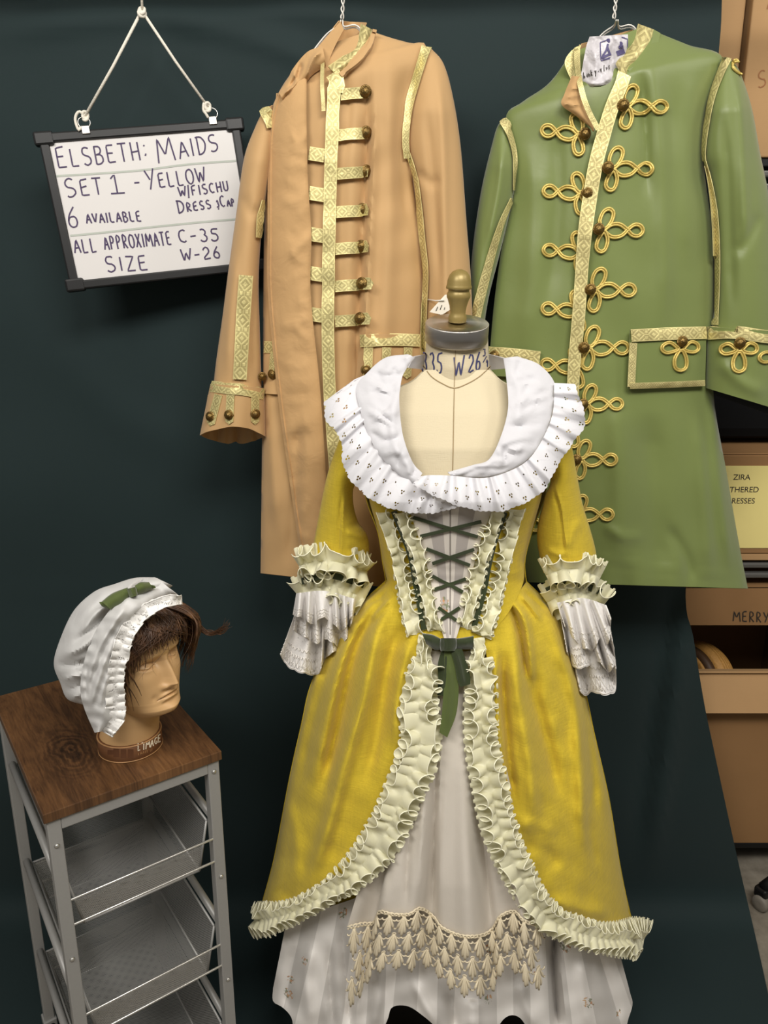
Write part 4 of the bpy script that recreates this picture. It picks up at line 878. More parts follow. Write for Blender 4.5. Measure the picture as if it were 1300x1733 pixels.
gsr = loft('sleeve', [(880, 720), (930, 800), (922, 840), (911, 885), (909, 914), (914, 945), (920, 970)], [(938, 672), (965, 745), (976, 800), (986, 852), (998, 892), (1008, 930), (1013, 970)], YF - .01, [(0, .02), (.3, .05), (1, .045)], [(0, .02), (.3, .04), (1, .045)], 80, 36, M_yellow, gown,
           [([(938, 825), (950, 870), (958, 945)], 2.5, .0025, 's'), ([(925, 930), (945, 938), (960, 935)], 5, .004), ([(985, 880), (970, 900), (962, 930)], 7, .004)], solid=.0015)
BB_, BS = [BV[bod]], [BV[sk1], BV[sk2]]
stom = sheet('stomacher', [(688, 850), (712, 920), (727, 975), (740, 1040), (754, 1088)], [(838, 850), (812, 920), (798, 975), (784, 1040), (770, 1088)], G(.009), 50, 24, M_stripe2, gown, [([(735, 1000), (760, 996), (790, 1000)], 2.5, .0015), ([(740, 1020), (760, 1024), (785, 1020)], 2.5, .0015), ([(730, 960), (760, 966), (795, 962)], 3, -.0015), ([(740, 985), (750, 990), (762, 985)], 2.5, .0015)], solid=.001, bvh=True, label='grey and cream striped front panel')
BST = [BV[stom]]
strip('centre_seam', [(762, 856), (762, 960), (762, 1074)], 1.4, BST, plain('seam_thread', srgb(112, 104, 98), .9), gown, .0008, .0006, 1.1)
for a, b in (((700, 875), (808, 908)), ((712, 907), (814, 882)), ((722, 928), (795, 956)), ((732, 953), (802, 929)), ((732, 974), (783, 1002)), ((735, 998), (788, 979)), ((742, 1028), (772, 1050)), ((746, 1049), (778, 1028))):
    strip('lacing', [a, ((a[0] + b[0]) / 2, (a[1] + b[1]) / 2), b], 5.6, BST, M_velvet, gown, .004, .001, 1.1)
def ghit(x, y):
    p = Vector(unproj(x, y, Yg(np.array(float(x)), np.array(float(y))))); e = 3.0
    a = Vector(unproj(x + e, y, Yg(np.array(x + e), np.array(float(y))))) - p; b = Vector(unproj(x, y + e, Yg(np.array(float(x)), np.array(y + e)))) - p
    return p, b.cross(a).normalized() * (1 if b.cross(a).dot(CAMV - p) > 0 else -1)
def ruffle(path, w, bvhs, amp, wl, parent, off=.004, Yd=1.15, seed=1, name='ribbon_ruffle', a=.36, curl=.55, both=True, edge=.0009, mat=None, emat=None):
    """pleated ribbon gathered along its middle, both edges standing out in looping folds"""
    r = np.random.default_rng(seed); path = np.asarray(path, float)
    P0 = spline(path, max(6, int(plen(path) / 9))); hits = [nearest_hit(x, y, bvhs, Yd) if bvhs != 'G' else ghit(x, y) for x, y in P0]
    C0 = np.array([h[0] for h in hits]); N0 = np.array([(h[1] * .5 + (CAMV - h[0]).normalized() * .5).normalized() for h in hits])
    for _ in range(2): C0[1:-1] = (C0[:-2] + 2 * C0[1:-1] + C0[2:]) / 4
    for _ in range(3): N0[1:-1] = (N0[:-2] + 2 * N0[1:-1] + N0[2:]) / 4
    L = np.r_[0, np.cumsum(np.linalg.norm(np.diff(C0, axis=0), axis=1))]; n = max(20, int(L[-1] / wl * 16)); q = np.linspace(0, L[-1], n)
    C = np.stack([np.interp(q, L, C0[:, i]) for i in range(3)], 1); N = np.stack([np.interp(q, L, N0[:, i]) for i in range(3)], 1); N /= np.linalg.norm(N, axis=1)[:, None]
    T = np.gradient(C, axis=0); T /= np.linalg.norm(T, axis=1)[:, None] + 1e-9; B = np.cross(N, T); B /= np.linalg.norm(B, axis=1)[:, None]
    px2m = L[-1] / plen(path); wv = (np.full(n, float(w)) if np.isscalar(w) else np.interp(np.linspace(0, 1, n), np.linspace(0, 1, len(w)), w)) * px2m / 2
    kn = max(4, int(L[-1] / wl) + 2); jit = lambda s: np.interp(q, np.linspace(0, L[-1], kn), r.normal(0, s, kn))
    base_ph = 2 * PI * q / wl; S_ = np.linspace(-1, 1, 13); V = np.empty((n, 13, 3))
    ph = {-1: base_ph + jit(1.5), 1: base_ph + 2.0 + jit(1.5)}; am = {-1: np.clip(1 + jit(.3), .35, 1.6), 1: np.clip(1 + jit(.3), .35, 1.6)}; ac = {-1: jit(.07), 1: jit(.07)}; al = {-1: np.clip(1 + jit(.35), .2, 1.8), 1: np.clip(1 + jit(.35), .2, 1.8)}
    for j, s in enumerate(S_):
        g = -1 if s < 0 else 1; qq = abs(s)
        h = .5 - .5 * np.cos(ph[g])
        V[:, j] = C + T * (-a * wl * al[g] * np.sin(ph[g]) * qq ** 1.1)[:, None] + B * (wv * (s * (1.0 - curl * am[g] * h) + ac[g] * qq))[:, None] + N * (off + amp * am[g] * (.12 + qq ** .8 * h))[:, None]
    ln = q / (wv * 2).mean()
    uvr = np.stack([np.tile(np.linspace(0, 1, 13), n), np.repeat(ln, 13)], 1)
    cr = .97 + .05 * np.sign(np.sin(base_ph * 1.5)); S5 = np.linspace(-1, 1, 5); U5 = np.stack([C + B * (wv * s * (cr if abs(s) > .9 else 1))[:, None] + N * (off * .5 + .0015 * np.sin(base_ph * 1.5))[:, None] for s in S5], 1)
    rm = MB(); rm.add(V.reshape(-1, 3), gridfaces(n, 13), uvr); rm.add(U5.reshape(-1, 3), gridfaces(n, 5), np.stack([np.tile(np.linspace(0, 1, 5), n), np.repeat(ln, 5)], 1))
    o = rm.build(name, mat or M_organza, parent, solid=-.0004)
    mb = MB()
    for j in (0, 12): mb.add(*tubegeo(V[:, j], edge, 5))
    mb.build('satin_edge', emat or M_orgedge, o, label='shiny pale edge of the ruffle')
    return o
BA = BB_ + BST
ruffle([(655, 866), (676, 925), (686, 975), (691, 1015), (706, 1074)], 34, BA, .015, .019, gown, seed=1)
ruffle([(686, 866), (707, 925), (718, 975), (726, 1020), (738, 1066)], [36, 34, 32, 26], BA, .015, .018, gown, seed=2)
ruffle([(834, 866), (819, 920), (806, 965), (797, 1015), (784, 1062)], [38, 36, 34, 28], BA, .015, .019, gown, seed=3)
ruffle([(868, 862), (853, 922), (842, 975), (832, 1025), (814, 1076)], 34, BA, .015, .018, gown, seed=4)
strip('velvet_ribbon', [(668, 864), (684, 905), (697, 943), (706, 997), (718, 1066)], 9, BA, M_velvet, gown, .006, .001, 1.1); strip('velvet_ribbon', [(853, 866), (836, 914), (825, 960), (817, 1006), (802, 1060)], 9, BA, M_velvet, gown, .006, .001, 1.1)
BAS = BB_ + BS
ruffle([(722, 1076), (716, 1110), (722, 1135)], 26, 'G', .010, .024, gown, seed=15, off=.012)
ruffle([(726, 1120), (712, 1160), (710, 1210), (713, 1250), (704, 1295), (684, 1335), (668, 1380), (632, 1440), (586, 1488), (532, 1524), (485, 1546), (440, 1556)], [40, 50, 52, 50, 52, 46, 32, 30, 36, 44, 48], 'G', .015, .022, gown, off=.016, seed=5)
ruffle([(806, 1080), (810, 1105), (800, 1130)], 26, 'G', .010, .024, gown, seed=16, off=.012)
ruffle([(806, 1115), (813, 1160), (812, 1210), (816, 1270), (828, 1330), (843, 1400), (868, 1460), (900, 1520), (930, 1553), (980, 1576), (1040, 1588), (1088, 1582)], [36, 40, 42, 44, 42, 38, 36, 36, 44, 52, 54], 'G', .015, .021, gown, off=.016, seed=6)
# elbow ruffles and lace falls
def elbow(rows, rib, falls, bv, seed):
    for i, f in enumerate(falls):
        sc = np.array(f[1], float); n = 150; Bp = spline(sc, n); Bp[:, 1] += 2.2 * np.abs(np.sin(np.linspace(0, 1, n) * PI * 11))
        ph = seed + i * 1.7; nf = f[2]
        dsp = lambda PX, PY, Sg, T: (.004 + .017 * Sg) * np.sin(T * nf * 2 * PI + ph + 1.2 * np.sin(T * 9 + ph)) + .003 * np.sin(T * 41 + ph)
        lf_ = sheet('lace_fall', spline(f[0], n), Bp, const(f[3]), n, 26, M_lace, gown, (), dsp, solid=.0006, label='white lace fall below the elbow')
        V, _ = sheetgrid(spline(f[0], n), Bp, const(f[3] - .0012), n, 60, (), dsp); tt = np.arange(n); mb = MB()
        for s0, am_, fq in ((.985, .0, 1), (.93, .03, 34), (.86, .05, 21), (.80, .025, 40), (.70, .02, 27)):
            jj = np.clip(((s0 + am_ * np.sin(tt / n * fq * 2 * PI + ph)) * 59).round().astype(int), 0, 59); mb.add(*tubegeo(V[tt, jj], .0009, 5))
        mb.build('scroll_edging', M_lacesolid, lf_)
    for i, (p, w) in enumerate(rows): ruffle(p, w, bv, .022, .024, gown, seed=seed + i, off=.004, Yd=1.2, name='elbow_ruffle')
    strip('velvet_ribbon', rib, 11, bv, M_velvet, gown, .010, .001, 1.2)
elbow([([(506, 958), (535, 950), (575, 950), (618, 966)], 50), ([(503, 1006), (535, 994), (575, 994), (618, 1014)], 52)], [(510, 984), (560, 974), (616, 990)],
      [([(506, 1020), (555, 1020), (604, 1030)], [(474, 1108), (489, 1128), (512, 1138), (538, 1140), (548, 1118), (565, 1102), (581, 1104), (598, 1050)], 4.5, YF - .035),
       ([(504, 1010), (550, 1010), (602, 1022)], [(497, 1066), (515, 1076), (535, 1088), (548, 1080), (562, 1086), (580, 1094), (597, 1046)], 5, YF - .055),
       ([(502, 1004), (550, 1000), (602, 1014)], [(496, 1040), (515, 1046), (530, 1056), (545, 1044), (562, 1052), (580, 1066), (598, 1036)], 5.5, YF - .07)], [BV[gsl]], 21)
elbow([([(924, 974), (950, 962), (980, 962), (1016, 978)], 52), ([(926, 1020), (955, 1006), (990, 1004), (1022, 1024)], 54)], [(925, 1000), (965, 985), (1018, 1002)],
      [([(950, 1030), (990, 1024), (1030, 1034)], [(978, 1160), (988, 1176), (1004, 1170), (1022, 1175), (1042, 1166), (1041, 1110), (1033, 1064)], 4, YF - .035),
       ([(945, 1025), (985, 1018), (1028, 1030)], [(960, 1104), (972, 1128), (990, 1128), (1012, 1118), (1030, 1136), (1041, 1116), (1034, 1070)], 4.5, YF - .055),
       ([(942, 1020), (985, 1012), (1026, 1024)], [(956, 1060), (970, 1078), (985, 1094), (1005, 1098), (1016, 1078), (1030, 1088), (1034, 1046)], 5, YF - .07)], [BV[gsr]], 31)
# velvet bow at the point of the bodice
yb = float(Yg(np.array(760.), np.array(1090.))) - .022
def loop(name, A, B, y, d, mat, parent, lab=None):
    o = loft(name, A, B, y, d, d, 14, 14, mat, parent, e=.8, solid=.001)
    return o
bow = thing  # name kept for clarity of the parts below
knot = loft('bow', [(746, 1080), (744, 1090), (746, 1102)], [(772, 1080), (774, 1090), (771, 1102)], yb, .009, .006, 16, 18, M_velvet, gown, [([(752, 1080), (754, 1091), (752, 1102)], 2, .002)], cap=True, bvh=False); knot['label'] = 'dark green velvet bow at the point of the bodice'
loft('loop', [(748, 1082), (732, 1074), (714, 1072)], [(747, 1100), (736, 1100), (722, 1090)], yb + .004, [(0, .004), (.6, .012), (1, .008)], .006, 16, 14, M_velvet, knot, cap=True, bvh=False)
loft('loop', [(770, 1081), (785, 1079), (802, 1076)], [(770, 1099), (786, 1099), (801, 1099)], yb + .004, [(0, .004), (.6, .012), (1, .008)], .006, 16, 14, M_velvet, knot, cap=True, bvh=False)
yt = lambda o: (lambda PX, PY, Sg, T: Yg(PX, PY) - o)
sheet('tail', [(748, 1098), (741, 1125), (742, 1150), (740, 1176)], [(764, 1098), (764, 1125), (766, 1150), (762, 1180)], yt(.014), 20, 10, M_velvet, knot, [([(755, 1100), (754, 1140), (750, 1175)], 4, .004)])
sheet('tail', [(762, 1098), (770, 1125), (774, 1148), (779, 1163)], [(782, 1098), (790, 1122), (796, 1145), (796, 1158)], yt(.020), 20, 10, M_velvet, knot, [([(772, 1100), (780, 1130), (786, 1160)], 3, .004)])
sheet('tail', [(752, 1100), (752, 1150), (748, 1205), (744, 1240)], [(768, 1100), (776, 1150), (773, 1205), (757, 1248)], yt(.017), 26, 10, M_velvetlight, knot, [([(761, 1120), (763, 1170), (757, 1230)], 4, .004)])

# ---------------------------------------------------------------- apron with crochet edge, striped petticoat
apr = thing('apron', 'ecru cotton apron with a deep crochet edge under the yellow gown', 'apron', at(760, 1640, YF - .22))
wave = [(588, 1568), (612, 1562), (632, 1560), (642, 1542), (665, 1546), (692, 1546), (712, 1536), (734, 1550), (748, 1568), (780, 1582), (812, 1582), (832, 1572), (846, 1550), (870, 1541), (886, 1556), (905, 1562), (922, 1560)]
wfold = lambda PX, PY, Sg, T: (.016 * np.cos((T - .58) * 2 * PI * 3.1) + .006 * np.sin(T * 43)) * sstep(.15, 1, Sg)
af = [([(742, 1180), (740, 1350), (738, 1545)], 5, .006, 's'), ([(790, 1180), (812, 1350), (832, 1560)], 7, -.010), ([(700, 1340), (690, 1450), (688, 1540)], 6, -.006), ([(720, 1300), (715, 1420), (712, 1530)], 6, .006), ([(640, 1440), (650, 1500), (645, 1545)], 8, .006), ([(840, 1400), (858, 1480), (868, 1540)], 8, .006)]
cloth = sheet('cloth', [(726, 1100), (766, 1104), (806, 1100)], wave, G(-.006), 90, 90, M_apron, apr, af, wfold, solid=.001, bvh=True)
# dense crochet: rows of fan-shaped tassels hung from a braided heading
bot = [(586, 1690), (600, 1704), (618, 1668), (640, 1646), (668, 1640), (692, 1645), (712, 1634), (734, 1646), (752, 1664), (778, 1684), (812, 1688), (832, 1682), (846, 1652), (868, 1644), (886, 1664), (904, 1678), (922, 1664)]
Wt, Wb = spline(wave, 400), spline(bot, 400)
def cm(c, r, off=0.0):
    c = np.clip(np.asarray(c, float), 0, 1) * 399; i = np.clip(c.astype(int), 0, 398); f = c - i; r = np.asarray(r, float)
    a = Wt[i] * (1 - f)[..., None] + Wt[i + 1] * f[..., None]; b = Wb[i] * (1 - f)[..., None] + Wb[i + 1] * f[..., None]
    q = a * (1 - r)[..., None] + b * r[..., None]; T = c / 399
    Y = Yg(q[..., 0], q[..., 1]) + .006 - (.016 * np.cos((T - .58) * 2 * PI * 3.1) + .006 * np.sin(T * 43)) - .004 - off
    return unproj(q[..., 0], q[..., 1], Y)
mb = MB()
cl = np.linspace(0, 1, 160)
for rr, o_ in ((.0, .002), (.035, .002)): mb.add(*tubegeo(cm(cl, cl * 0 + rr + .006 * np.sin(cl * 300), o_), .0014, 6))
for c in np.linspace(.01, .99, 66): mb.add(*tubegeo(cm(np.array([c, c + .003, c]), np.array([0, .02, .04]), .003), .0013, 5))
NM = 16; rowh = .31
for row in range(3):
    for i in range(NM if row % 2 == 0 else NM - 1):
        c0 = (i + .5 + (.5 if row % 2 else 0)) / NM; r0 = .05 + row * rowh
        dw = 1.0 / NM
        t = np.linspace(0, 2 * PI, 10, endpoint=False)
        if row: mb.add(*tubegeo(cm(c0 + .13 * dw * np.cos(t), r0 - .005 + .018 * np.sin(t), .005), .0009, 5, True))
        for k, x in enumerate((-.36, -.18, 0, .18, .36)):
            ln = (.24, .35, .40, .35, .24)[k]; s = np.linspace(0, 1, 9)
            cx_ = c0 + x * dw * s ** .8; ry = r0 + ln * s * (1 - .1 * abs(x)) * .86
            rad = np.array([.0010, .0011, .0013, .0016, .0020, .0025, .0029, .0028, .0015]) * (1.0 if abs(x) < .3 else .85)
            mb.add(*tubegeo(cm(cx_, ry, .005 + .003 * np.sin(s * PI)), rad, 6))
        for sg in (-1, 1):
            s = np.linspace(0, 1, 8); mb.add(*tubegeo(cm(c0 + sg * dw * (.05 + .55 * s), r0 + .22 * np.sin(s * 1.9), .003), .0015, 5)); mb.add(*tubegeo(cm(c0 + sg * dw * (.02 + .52 * s), r0 + .08 * np.sin(s * 2.4), .004), .0012, 5))
mb.build('crochet_edge', M_crochet, apr, label='cream crochet edge of fan-shaped tassels')

pet = thing('petticoat', 'striped cotton petticoat with small sprigs showing below the yellow gown', 'skirt', at(765, 1720, YF))
hem = [(463, 1672), (463, 1694), (478, 1704), (494, 1722), (504, 1756), (560, 1772), (632, 1766), (655, 1728), (664, 1704), (690, 1702), (716, 1718), (738, 1738), (756, 1766), (800, 1772), (834, 1762), (846, 1732), (862, 1718), (880, 1722), (896, 1744), (916, 1768), (936, 1770), (948, 1762), (1000, 1766), (1050, 1752), (1064, 1720), (1070, 1698), (1066, 1680)]
ptop = [(486, 1556), (600, 1520), (690, 1480), (766, 1460), (850, 1480), (950, 1540), (1042, 1590)]
pff = [([(940, 1560), (936, 1640), (944, 1740)], 9, -.055), ([(585, 1560), (592, 1640), (600, 1740)], 7, .012, 's'), ([(530, 1590), (520, 1660), (530, 1740)], 10, .012), ([(556, 1600), (560, 1680), (566, 1740)], 7, -.014), ([(500, 1600), (488, 1660), (490, 1710)], 9, -.010), ([(985, 1620), (985, 1680), (1000, 1740)], 10, .012), ([(1015, 1620), (1035, 1680), (1050, 1730)], 8, -.010), ([(640, 1640), (640, 1690), (630, 1740)], 9, .012), ([(700, 1660), (720, 1700), (745, 1740)], 8, .010), ([(760, 1680), (768, 1720), (770, 1750)], 9, -.02), ([(800, 1690), (800, 1740)], 12, .016), ([(880, 1660), (890, 1700), (910, 1740)], 10, .010)]
sheet('skirt_front', ptop, hem, G(-.046), 160, 50, M_stripe, pet, pff, lambda PX, PY, Sg, T: wob(PX, PY, .004, 60, 21) * Sg, solid=.001)
sheet('skirt_back', [(486, 1556), (1042, 1590)], [(463, 1690), (1068, 1700)], lambda PX, PY, Sg, T: YF + .17 * np.sqrt(np.maximum(0, 1 - (2 * T - 1) ** 2)), 60, 20, M_stripe, pet, solid=.001)

# ---------------------------------------------------------------- fichu collar
def Ygc(PX, PY):
    q = np.abs(PX - cxg(PY)) / 240.0
    return np.minimum(Yg(PX, PY), YF - lerpt(DG, PY) * np.sqrt(np.maximum(0, 1 - np.clip(q, 0, 1) ** 2.2)))
GC = lambda off, extra=None: (lambda PX, PY, Sg, T: Ygc(PX, PY) - off - (extra(Sg, T) if extra else 0))
fi = thing('ruffled_collar', 'wide white collar with a ruffled eyelet edge over the yellow gown', 'collar', at(770, 720, YF - .12))
wn = lambda sc, a, sd: (lambda PX, PY, Sg, T: wob(PX, PY, a, sc, sd) * np.sin(PI * np.clip(Sg, .02, .98)) ** .5)
bandf = [([(690, 625), (670, 680), (665, 740), (690, 790)], 7, .005), ([(625, 700), (650, 705), (675, 690)], 6, .004), ([(625, 730), (655, 745), (680, 735)], 5, -.004), ([(640, 655), (660, 660), (680, 650)], 6, .004), ([(645, 770), (670, 765), (690, 770)], 5, .004),
         ([(862, 690), (890, 680), (930, 672)], 6, .004), ([(858, 720), (885, 722), (920, 716)], 5, -.004), ([(845, 755), (870, 745), (905, 742)], 6, .004), ([(870, 630), (880, 670), (875, 720)], 8, .004), ([(800, 790), (840, 780), (870, 785)], 5, .003)]
for i_ in range(26):
    t_ = random.uniform(.05, .95)
    for A_, B_ in (([(702, 604), (679, 645), (675, 685), (682, 740), (697, 782), (714, 802)], [(690, 601), (622, 632), (604, 656), (623, 732), (670, 797), (704, 820)]), ([(852, 606), (860, 690), (848, 738), (828, 777), (800, 787), (758, 799)], [(876, 603), (940, 652), (920, 740), (894, 777), (818, 809), (764, 806)])):
        a_, b_ = spline(A_, 50), spline(B_, 50); i0 = int(t_ * 49); i1 = int(np.clip(t_ + random.uniform(-.16, .16), 0, 1) * 49); f0, f1 = random.uniform(0, .3), random.uniform(.6, 1)
        p_, q_ = a_[i0] * (1 - f0) + b_[i0] * f0, a_[i1] * (1 - f1) + b_[i1] * f1; m_ = (p_ + q_) / 2 + np.array([random.uniform(-6, 6), random.uniform(-6, 6)])
        bandf.append(([tuple(p_), tuple(m_), tuple(q_)], random.uniform(2.2, 5), random.choice((-1, 1)) * random.uniform(.0012, .0034)))
bulge = lambda s, t: .006 * np.sin(PI * np.clip(s, 0, 1)) ** .7
sheet('band', [(702, 604), (688, 622), (679, 645), (675, 685), (682, 740), (697, 782), (714, 802)], [(690, 601), (652, 607), (622, 632), (604, 656), (611, 695), (623, 732), (642, 767), (670, 797), (704, 820)], GC(.016, bulge), 70, 24, M_white, fi, bandf, wn(36, .0016, 31), solid=.0015)
sheet('band', [(852, 606), (857, 640), (860, 690), (848, 738), (828, 777), (800, 787), (758, 799)], [(876, 603), (914, 618), (940, 652), (935, 698), (920, 740), (894, 777), (859, 798), (818, 809), (764, 806)], GC(.018, bulge), 70, 24, M_white, fi, bandf, wn(36, .0016, 32), solid=.0015)
sheet('band', [(700, 603), (730, 598), (776, 596), (820, 598), (856, 606)], [(690, 622), (726, 626), (776, 628), (826, 626), (866, 622)], lambda PX, PY, Sg, T: YF + .065 * np.sin(PI * T) + 0 * Sg, 30, 8, M_white, fi, solid=.0015)
def eyelet_ruffle(A, Bp, off, ng, seed, amp=.013):
    n = 300; amp = amp * .45; B2 = spline(Bp, n); Tn = np.gradient(B2, axis=0); Tn /= np.linalg.norm(Tn, axis=1)[:, None]; Nn = np.stack([-Tn[:, 1], Tn[:, 0]], 1)
    mid = spline(A, n); sgn = np.sign(((B2 - mid) * Nn).sum(1).mean()); s = np.linspace(0, 1, n) * plen(B2)
    B2 = B2 + Nn * (sgn * (1.6 * np.abs(np.sin(s * PI / 9.5)) + 0.8 * np.sin(np.linspace(0, 1, n) * ng * 2 * PI + seed)))[:, None]
    r = np.random.default_rng(seed); jt = np.interp(np.linspace(0, 1, n), np.linspace(0, 1, ng), r.normal(0, 1.6, ng))[:, None]
    o = sheet('eyelet_ruffle', spline(A, n), B2, GC(off), n, 26, M_eyelet, fi, (), lambda PX, PY, Sg, T: (.003 + (amp - .003) * Sg) * np.sin(T * ng * 2 * PI + jt + seed) + .010 * np.sin(PI * Sg * .55) + .0022 * np.sin(T * ng * 11 + jt * 2) * (1 - Sg) ** 1.5, solid=.0006, label='white ruffle of eyelet embroidery with a scalloped edge')
    return o
eyelet_ruffle([(606, 650), (612, 692), (624, 732), (643, 767), (671, 797), (706, 820), (745, 838), (775, 848)], [(549, 680), (554, 712), (577, 742), (583, 790), (603, 822), (640, 851), (690, 866), (735, 867), (775, 857)], .014, 9, 3)
eyelet_ruffle([(938, 648), (936, 696), (921, 738), (895, 777), (860, 798), (818, 809), (765, 805), (730, 804), (712, 806)], [(972, 650), (990, 712), (968, 750), (944, 786), (920, 829), (880, 854), (840, 865), (785, 858), (735, 838), (698, 818)], .026, 11, 8)
sheet('eyelet_ruffle', [(606, 650), (612, 640), (624, 632)], [(549, 680), (570, 664), (600, 642)], GC(.006), 20, 10, M_eyelet, fi, solid=.0006, label='white ruffle of eyelet embroidery with a scalloped edge')

# ---------------------------------------------------------------- mannequin head, wig, mob cap
def Mh(yaw, pitch, roll):
    f = np.array([math.cos(yaw), math.sin(yaw), 0]); r = np.array([f[1], -f[0], 0]); u = np.array([0, 0, 1.])
    f2 = f * math.cos(pitch) + u * math.sin(pitch); u2 = -f * math.sin(pitch) + u * math.cos(pitch)
    return np.stack([r * math.cos(roll) + u2 * math.sin(roll), f2, -r * math.sin(roll) + u2 * math.cos(roll)])
HS = .86; HM = Mh(math.radians(-30), math.radians(6), math.radians(-1.4)); HO = np.array([-.3844, 1.0671, .8829])
hw = lambda P: (np.asarray(P) * HS) @ HM + HO
bx0, by0 = -.419, 1.081
head = thing('mannequin_head', 'tan mannequin head on a brown banded base standing on the wooden cart top', 'mannequin head', (bx0, by0, ZT))
TF = [(0, .030), (.006, .058), (.014, .074), (.024, .080), (.034, .0765), (.042, .0755), (.056, .077), (.07, .0785), (.095, .079), (.115, .0785), (.135, .0855), (.16, .0865), (.18, .078), (.2, .060), (.214, .034), (.222, .001)]
TB = [(0, .02), (.03, .04), (.06, .065), (.09, .085), (.13, .098), (.165, .092), (.19, .074), (.21, .042), (.222, .001)]
TW = [(0, .022), (.008, .036), (.02, .045), (.04, .054), (.065, .061), (.1, .067), (.14, .071), (.165, .069), (.19, .056), (.21, .032), (.222, .001)]
def headpt(phi, z):
    c, s = np.cos(phi), np.sin(phi); w = lerpt(TW, z)
    x = w * np.sign(s) * np.abs(s) ** .92; y = np.where(c > 0, lerpt(TF, z) * np.abs(c) ** .82, -lerpt(TB, z) * np.abs(c) ** .95)
    return x, y, z
ga = lambda v, m, s: np.exp(-((v - m) / s) ** 2)
zz = np.concatenate([np.linspace(0, .02, 16, endpoint=False), np.linspace(.02, .15, 150, endpoint=False), np.linspace(.15, .222, 50)])
pp = np.concatenate([np.linspace(-1.5, 1.5, 170, endpoint=False), np.linspace(1.5, 2 * PI - 1.5, 50, endpoint=False)])
Z, Pp = np.meshgrid(zz, pp, indexing='ij'); X, Yh, Z = headpt(Pp, Z)
d = np.zeros_like(X); ax_ = np.abs(X)
nose_h = np.interp(Z, [.050, .060, .064, .071, .082, .100, .117, .126], [0, .001, .010, .0225, .0195, .0125, .0050, 0]); nose_w = np.interp(Z, [.05, .062, .072, .085, .115], [.012, .0105, .0095, .0078, .0075])
d += nose_h * np.exp(-(ax_ / nose_w) ** 2.2)
d += .0065 * ga(ax_, .0135, .0055) * ga(Z, .0675, .0058)                                    # nostril wings
d -= .0140 * ga(ax_, .030, .0165) * ga(Z, .1140, .0105) + .004 * ga(ax_, .016, .007) * ga(Z, .116, .011)   # sockets
d += .0105 * ga(ax_, .031, .0125) * ga(Z, .1105, .0075)                                     # lids
lid = .1085 - .0035 * ((ax_ - .031) / .014) ** 2 * 0; d -= .0036 * ga(Z - (.1075 + .0025 * (((ax_ - .031) / .013) ** 2)), 0, .0015) * (np.abs(ax_ - .031) < .0145)
d -= .0026 * ga(Z - (.1185 - .0035 * (((ax_ - .031) / .014) ** 2)), 0, .0014) * (np.abs(ax_ - .031) < .015)
d += .0040 * ga(Z - (.130 - 2.5 * (ax_ - .028) ** 2), 0, .006) * ga(ax_, .030, .020)            # brow
d += .0036 * ga(Z, .0875, .016) * ga(ax_, .044, .014)                                       # cheek
lipw = np.clip(1 - (ax_ / .0235) ** 2, 0, 1)
lz = Z + .0034 * (ax_ / .02) ** 2; d += .0050 * ga(lz, .0532, .0036) * lipw ** .7 + .0062 * ga(lz, .0442, .0042) * np.clip(1 - (ax_ / .0205) ** 2, 0, 1) ** .7
d -= .0048 * ga(Z - (.0490 - .0034 * (ax_ / .02) ** 2 - .0008 * ga(ax_, 0, .004)), 0, .0013) * np.clip(1 - (ax_ / .0255) ** 2, 0, 1) ** .4
d -= .0016 * ga(ax_, 0, .0025) * ga(Z, .0585, .003); d -= .0030 * ga(Z, .0355, .0040) * ga(ax_, 0, .017); d += .0042 * ga(Z, .020, .0085) * ga(ax_, 0, .013); d -= .0025 * ga(ax_, .029, .005) * ga(Z, .05, .007)
front = np.clip(np.cos(Pp) * 2.2, 0, 1); Yh = Yh + d * front
hv = hw(np.stack([X, Yh, Z], -1).reshape(-1, 3)); hf = gridfaces(len(zz), len(pp), True)
nb0 = np.array([bx0, by0, ZT + .026]); ntop = hw([0, -.008, .045]); nv = []
for i, t in enumerate(np.linspace(0, 1, 24)):
    a = np.linspace(0, 2 * PI, 56, endpoint=False); c = nb0 * (1 - t) + ntop * t; r = np.interp(t, [0, .12, .35, .7, 1], [.0468, .0455, .0425, .0405, .041])
    nv.append(c + r * (np.cos(a)[:, None] * np.array([1, 0, 0]) + np.sin(a)[:, None] * np.array([0, 1, 0])))
mb = MB(); mb.add(hv, hf); mb.add(np.vstack(nv), gridfaces(24, 56, True)); hd = mb.build('head', M_skin, head, bvh=True, label='tan face and neck')
bs_ = lathe('base', [(.0490, 0), (.0505, .001), (.0505, .0275), (.0490, .0285), (.0470, .029), (.046, .027)], (bx0, by0, ZT), M_band, head, sides=72, bvh=True, label='brown printed band around the base')
lathe('band_edge', [(.0504, -.0008), (.0512, 0), (.0504, .0008)], (bx0, by0, ZT + .0275), M_bandtan, bs_, sides=72); lathe('band_edge', [(.0504, -.0008), (.0512, 0), (.0504, .0008)], (bx0, by0, ZT + .0016), M_bandtan, bs_, sides=72)
mb = MB(); bvb = [BV[bs_]]
for c, p in (("L", (233, 1271)), ("'", (240, 1269)), ("I", (242.2, 1269.3)), ("M", (246.8, 1268)), ("A", (254.6, 1264.8)), ("G", (261.2, 1261)), ("E", (267, 1257))):
    q = (p[0] + WID.get(c, .9) * 7.4, p[1] - WID.get(c, .9) * 3.6); write(mb, c, p, q, 12.5, bvb, 1.7, up=(.02, -1), off=.0006, Yd=1.04, jit=0)
mb.build('lettering', M_bandtext, bs_, smooth=False)
mb = MB(); write(mb, 'PASSION', (234, 1278), (258, 1271), 5, bvb, .8, up=(.02, -1), off=.0006, Yd=1.04, jit=0); mb.build('small_lettering', M_bandtan, bs_, smooth=False)
mb = MB()
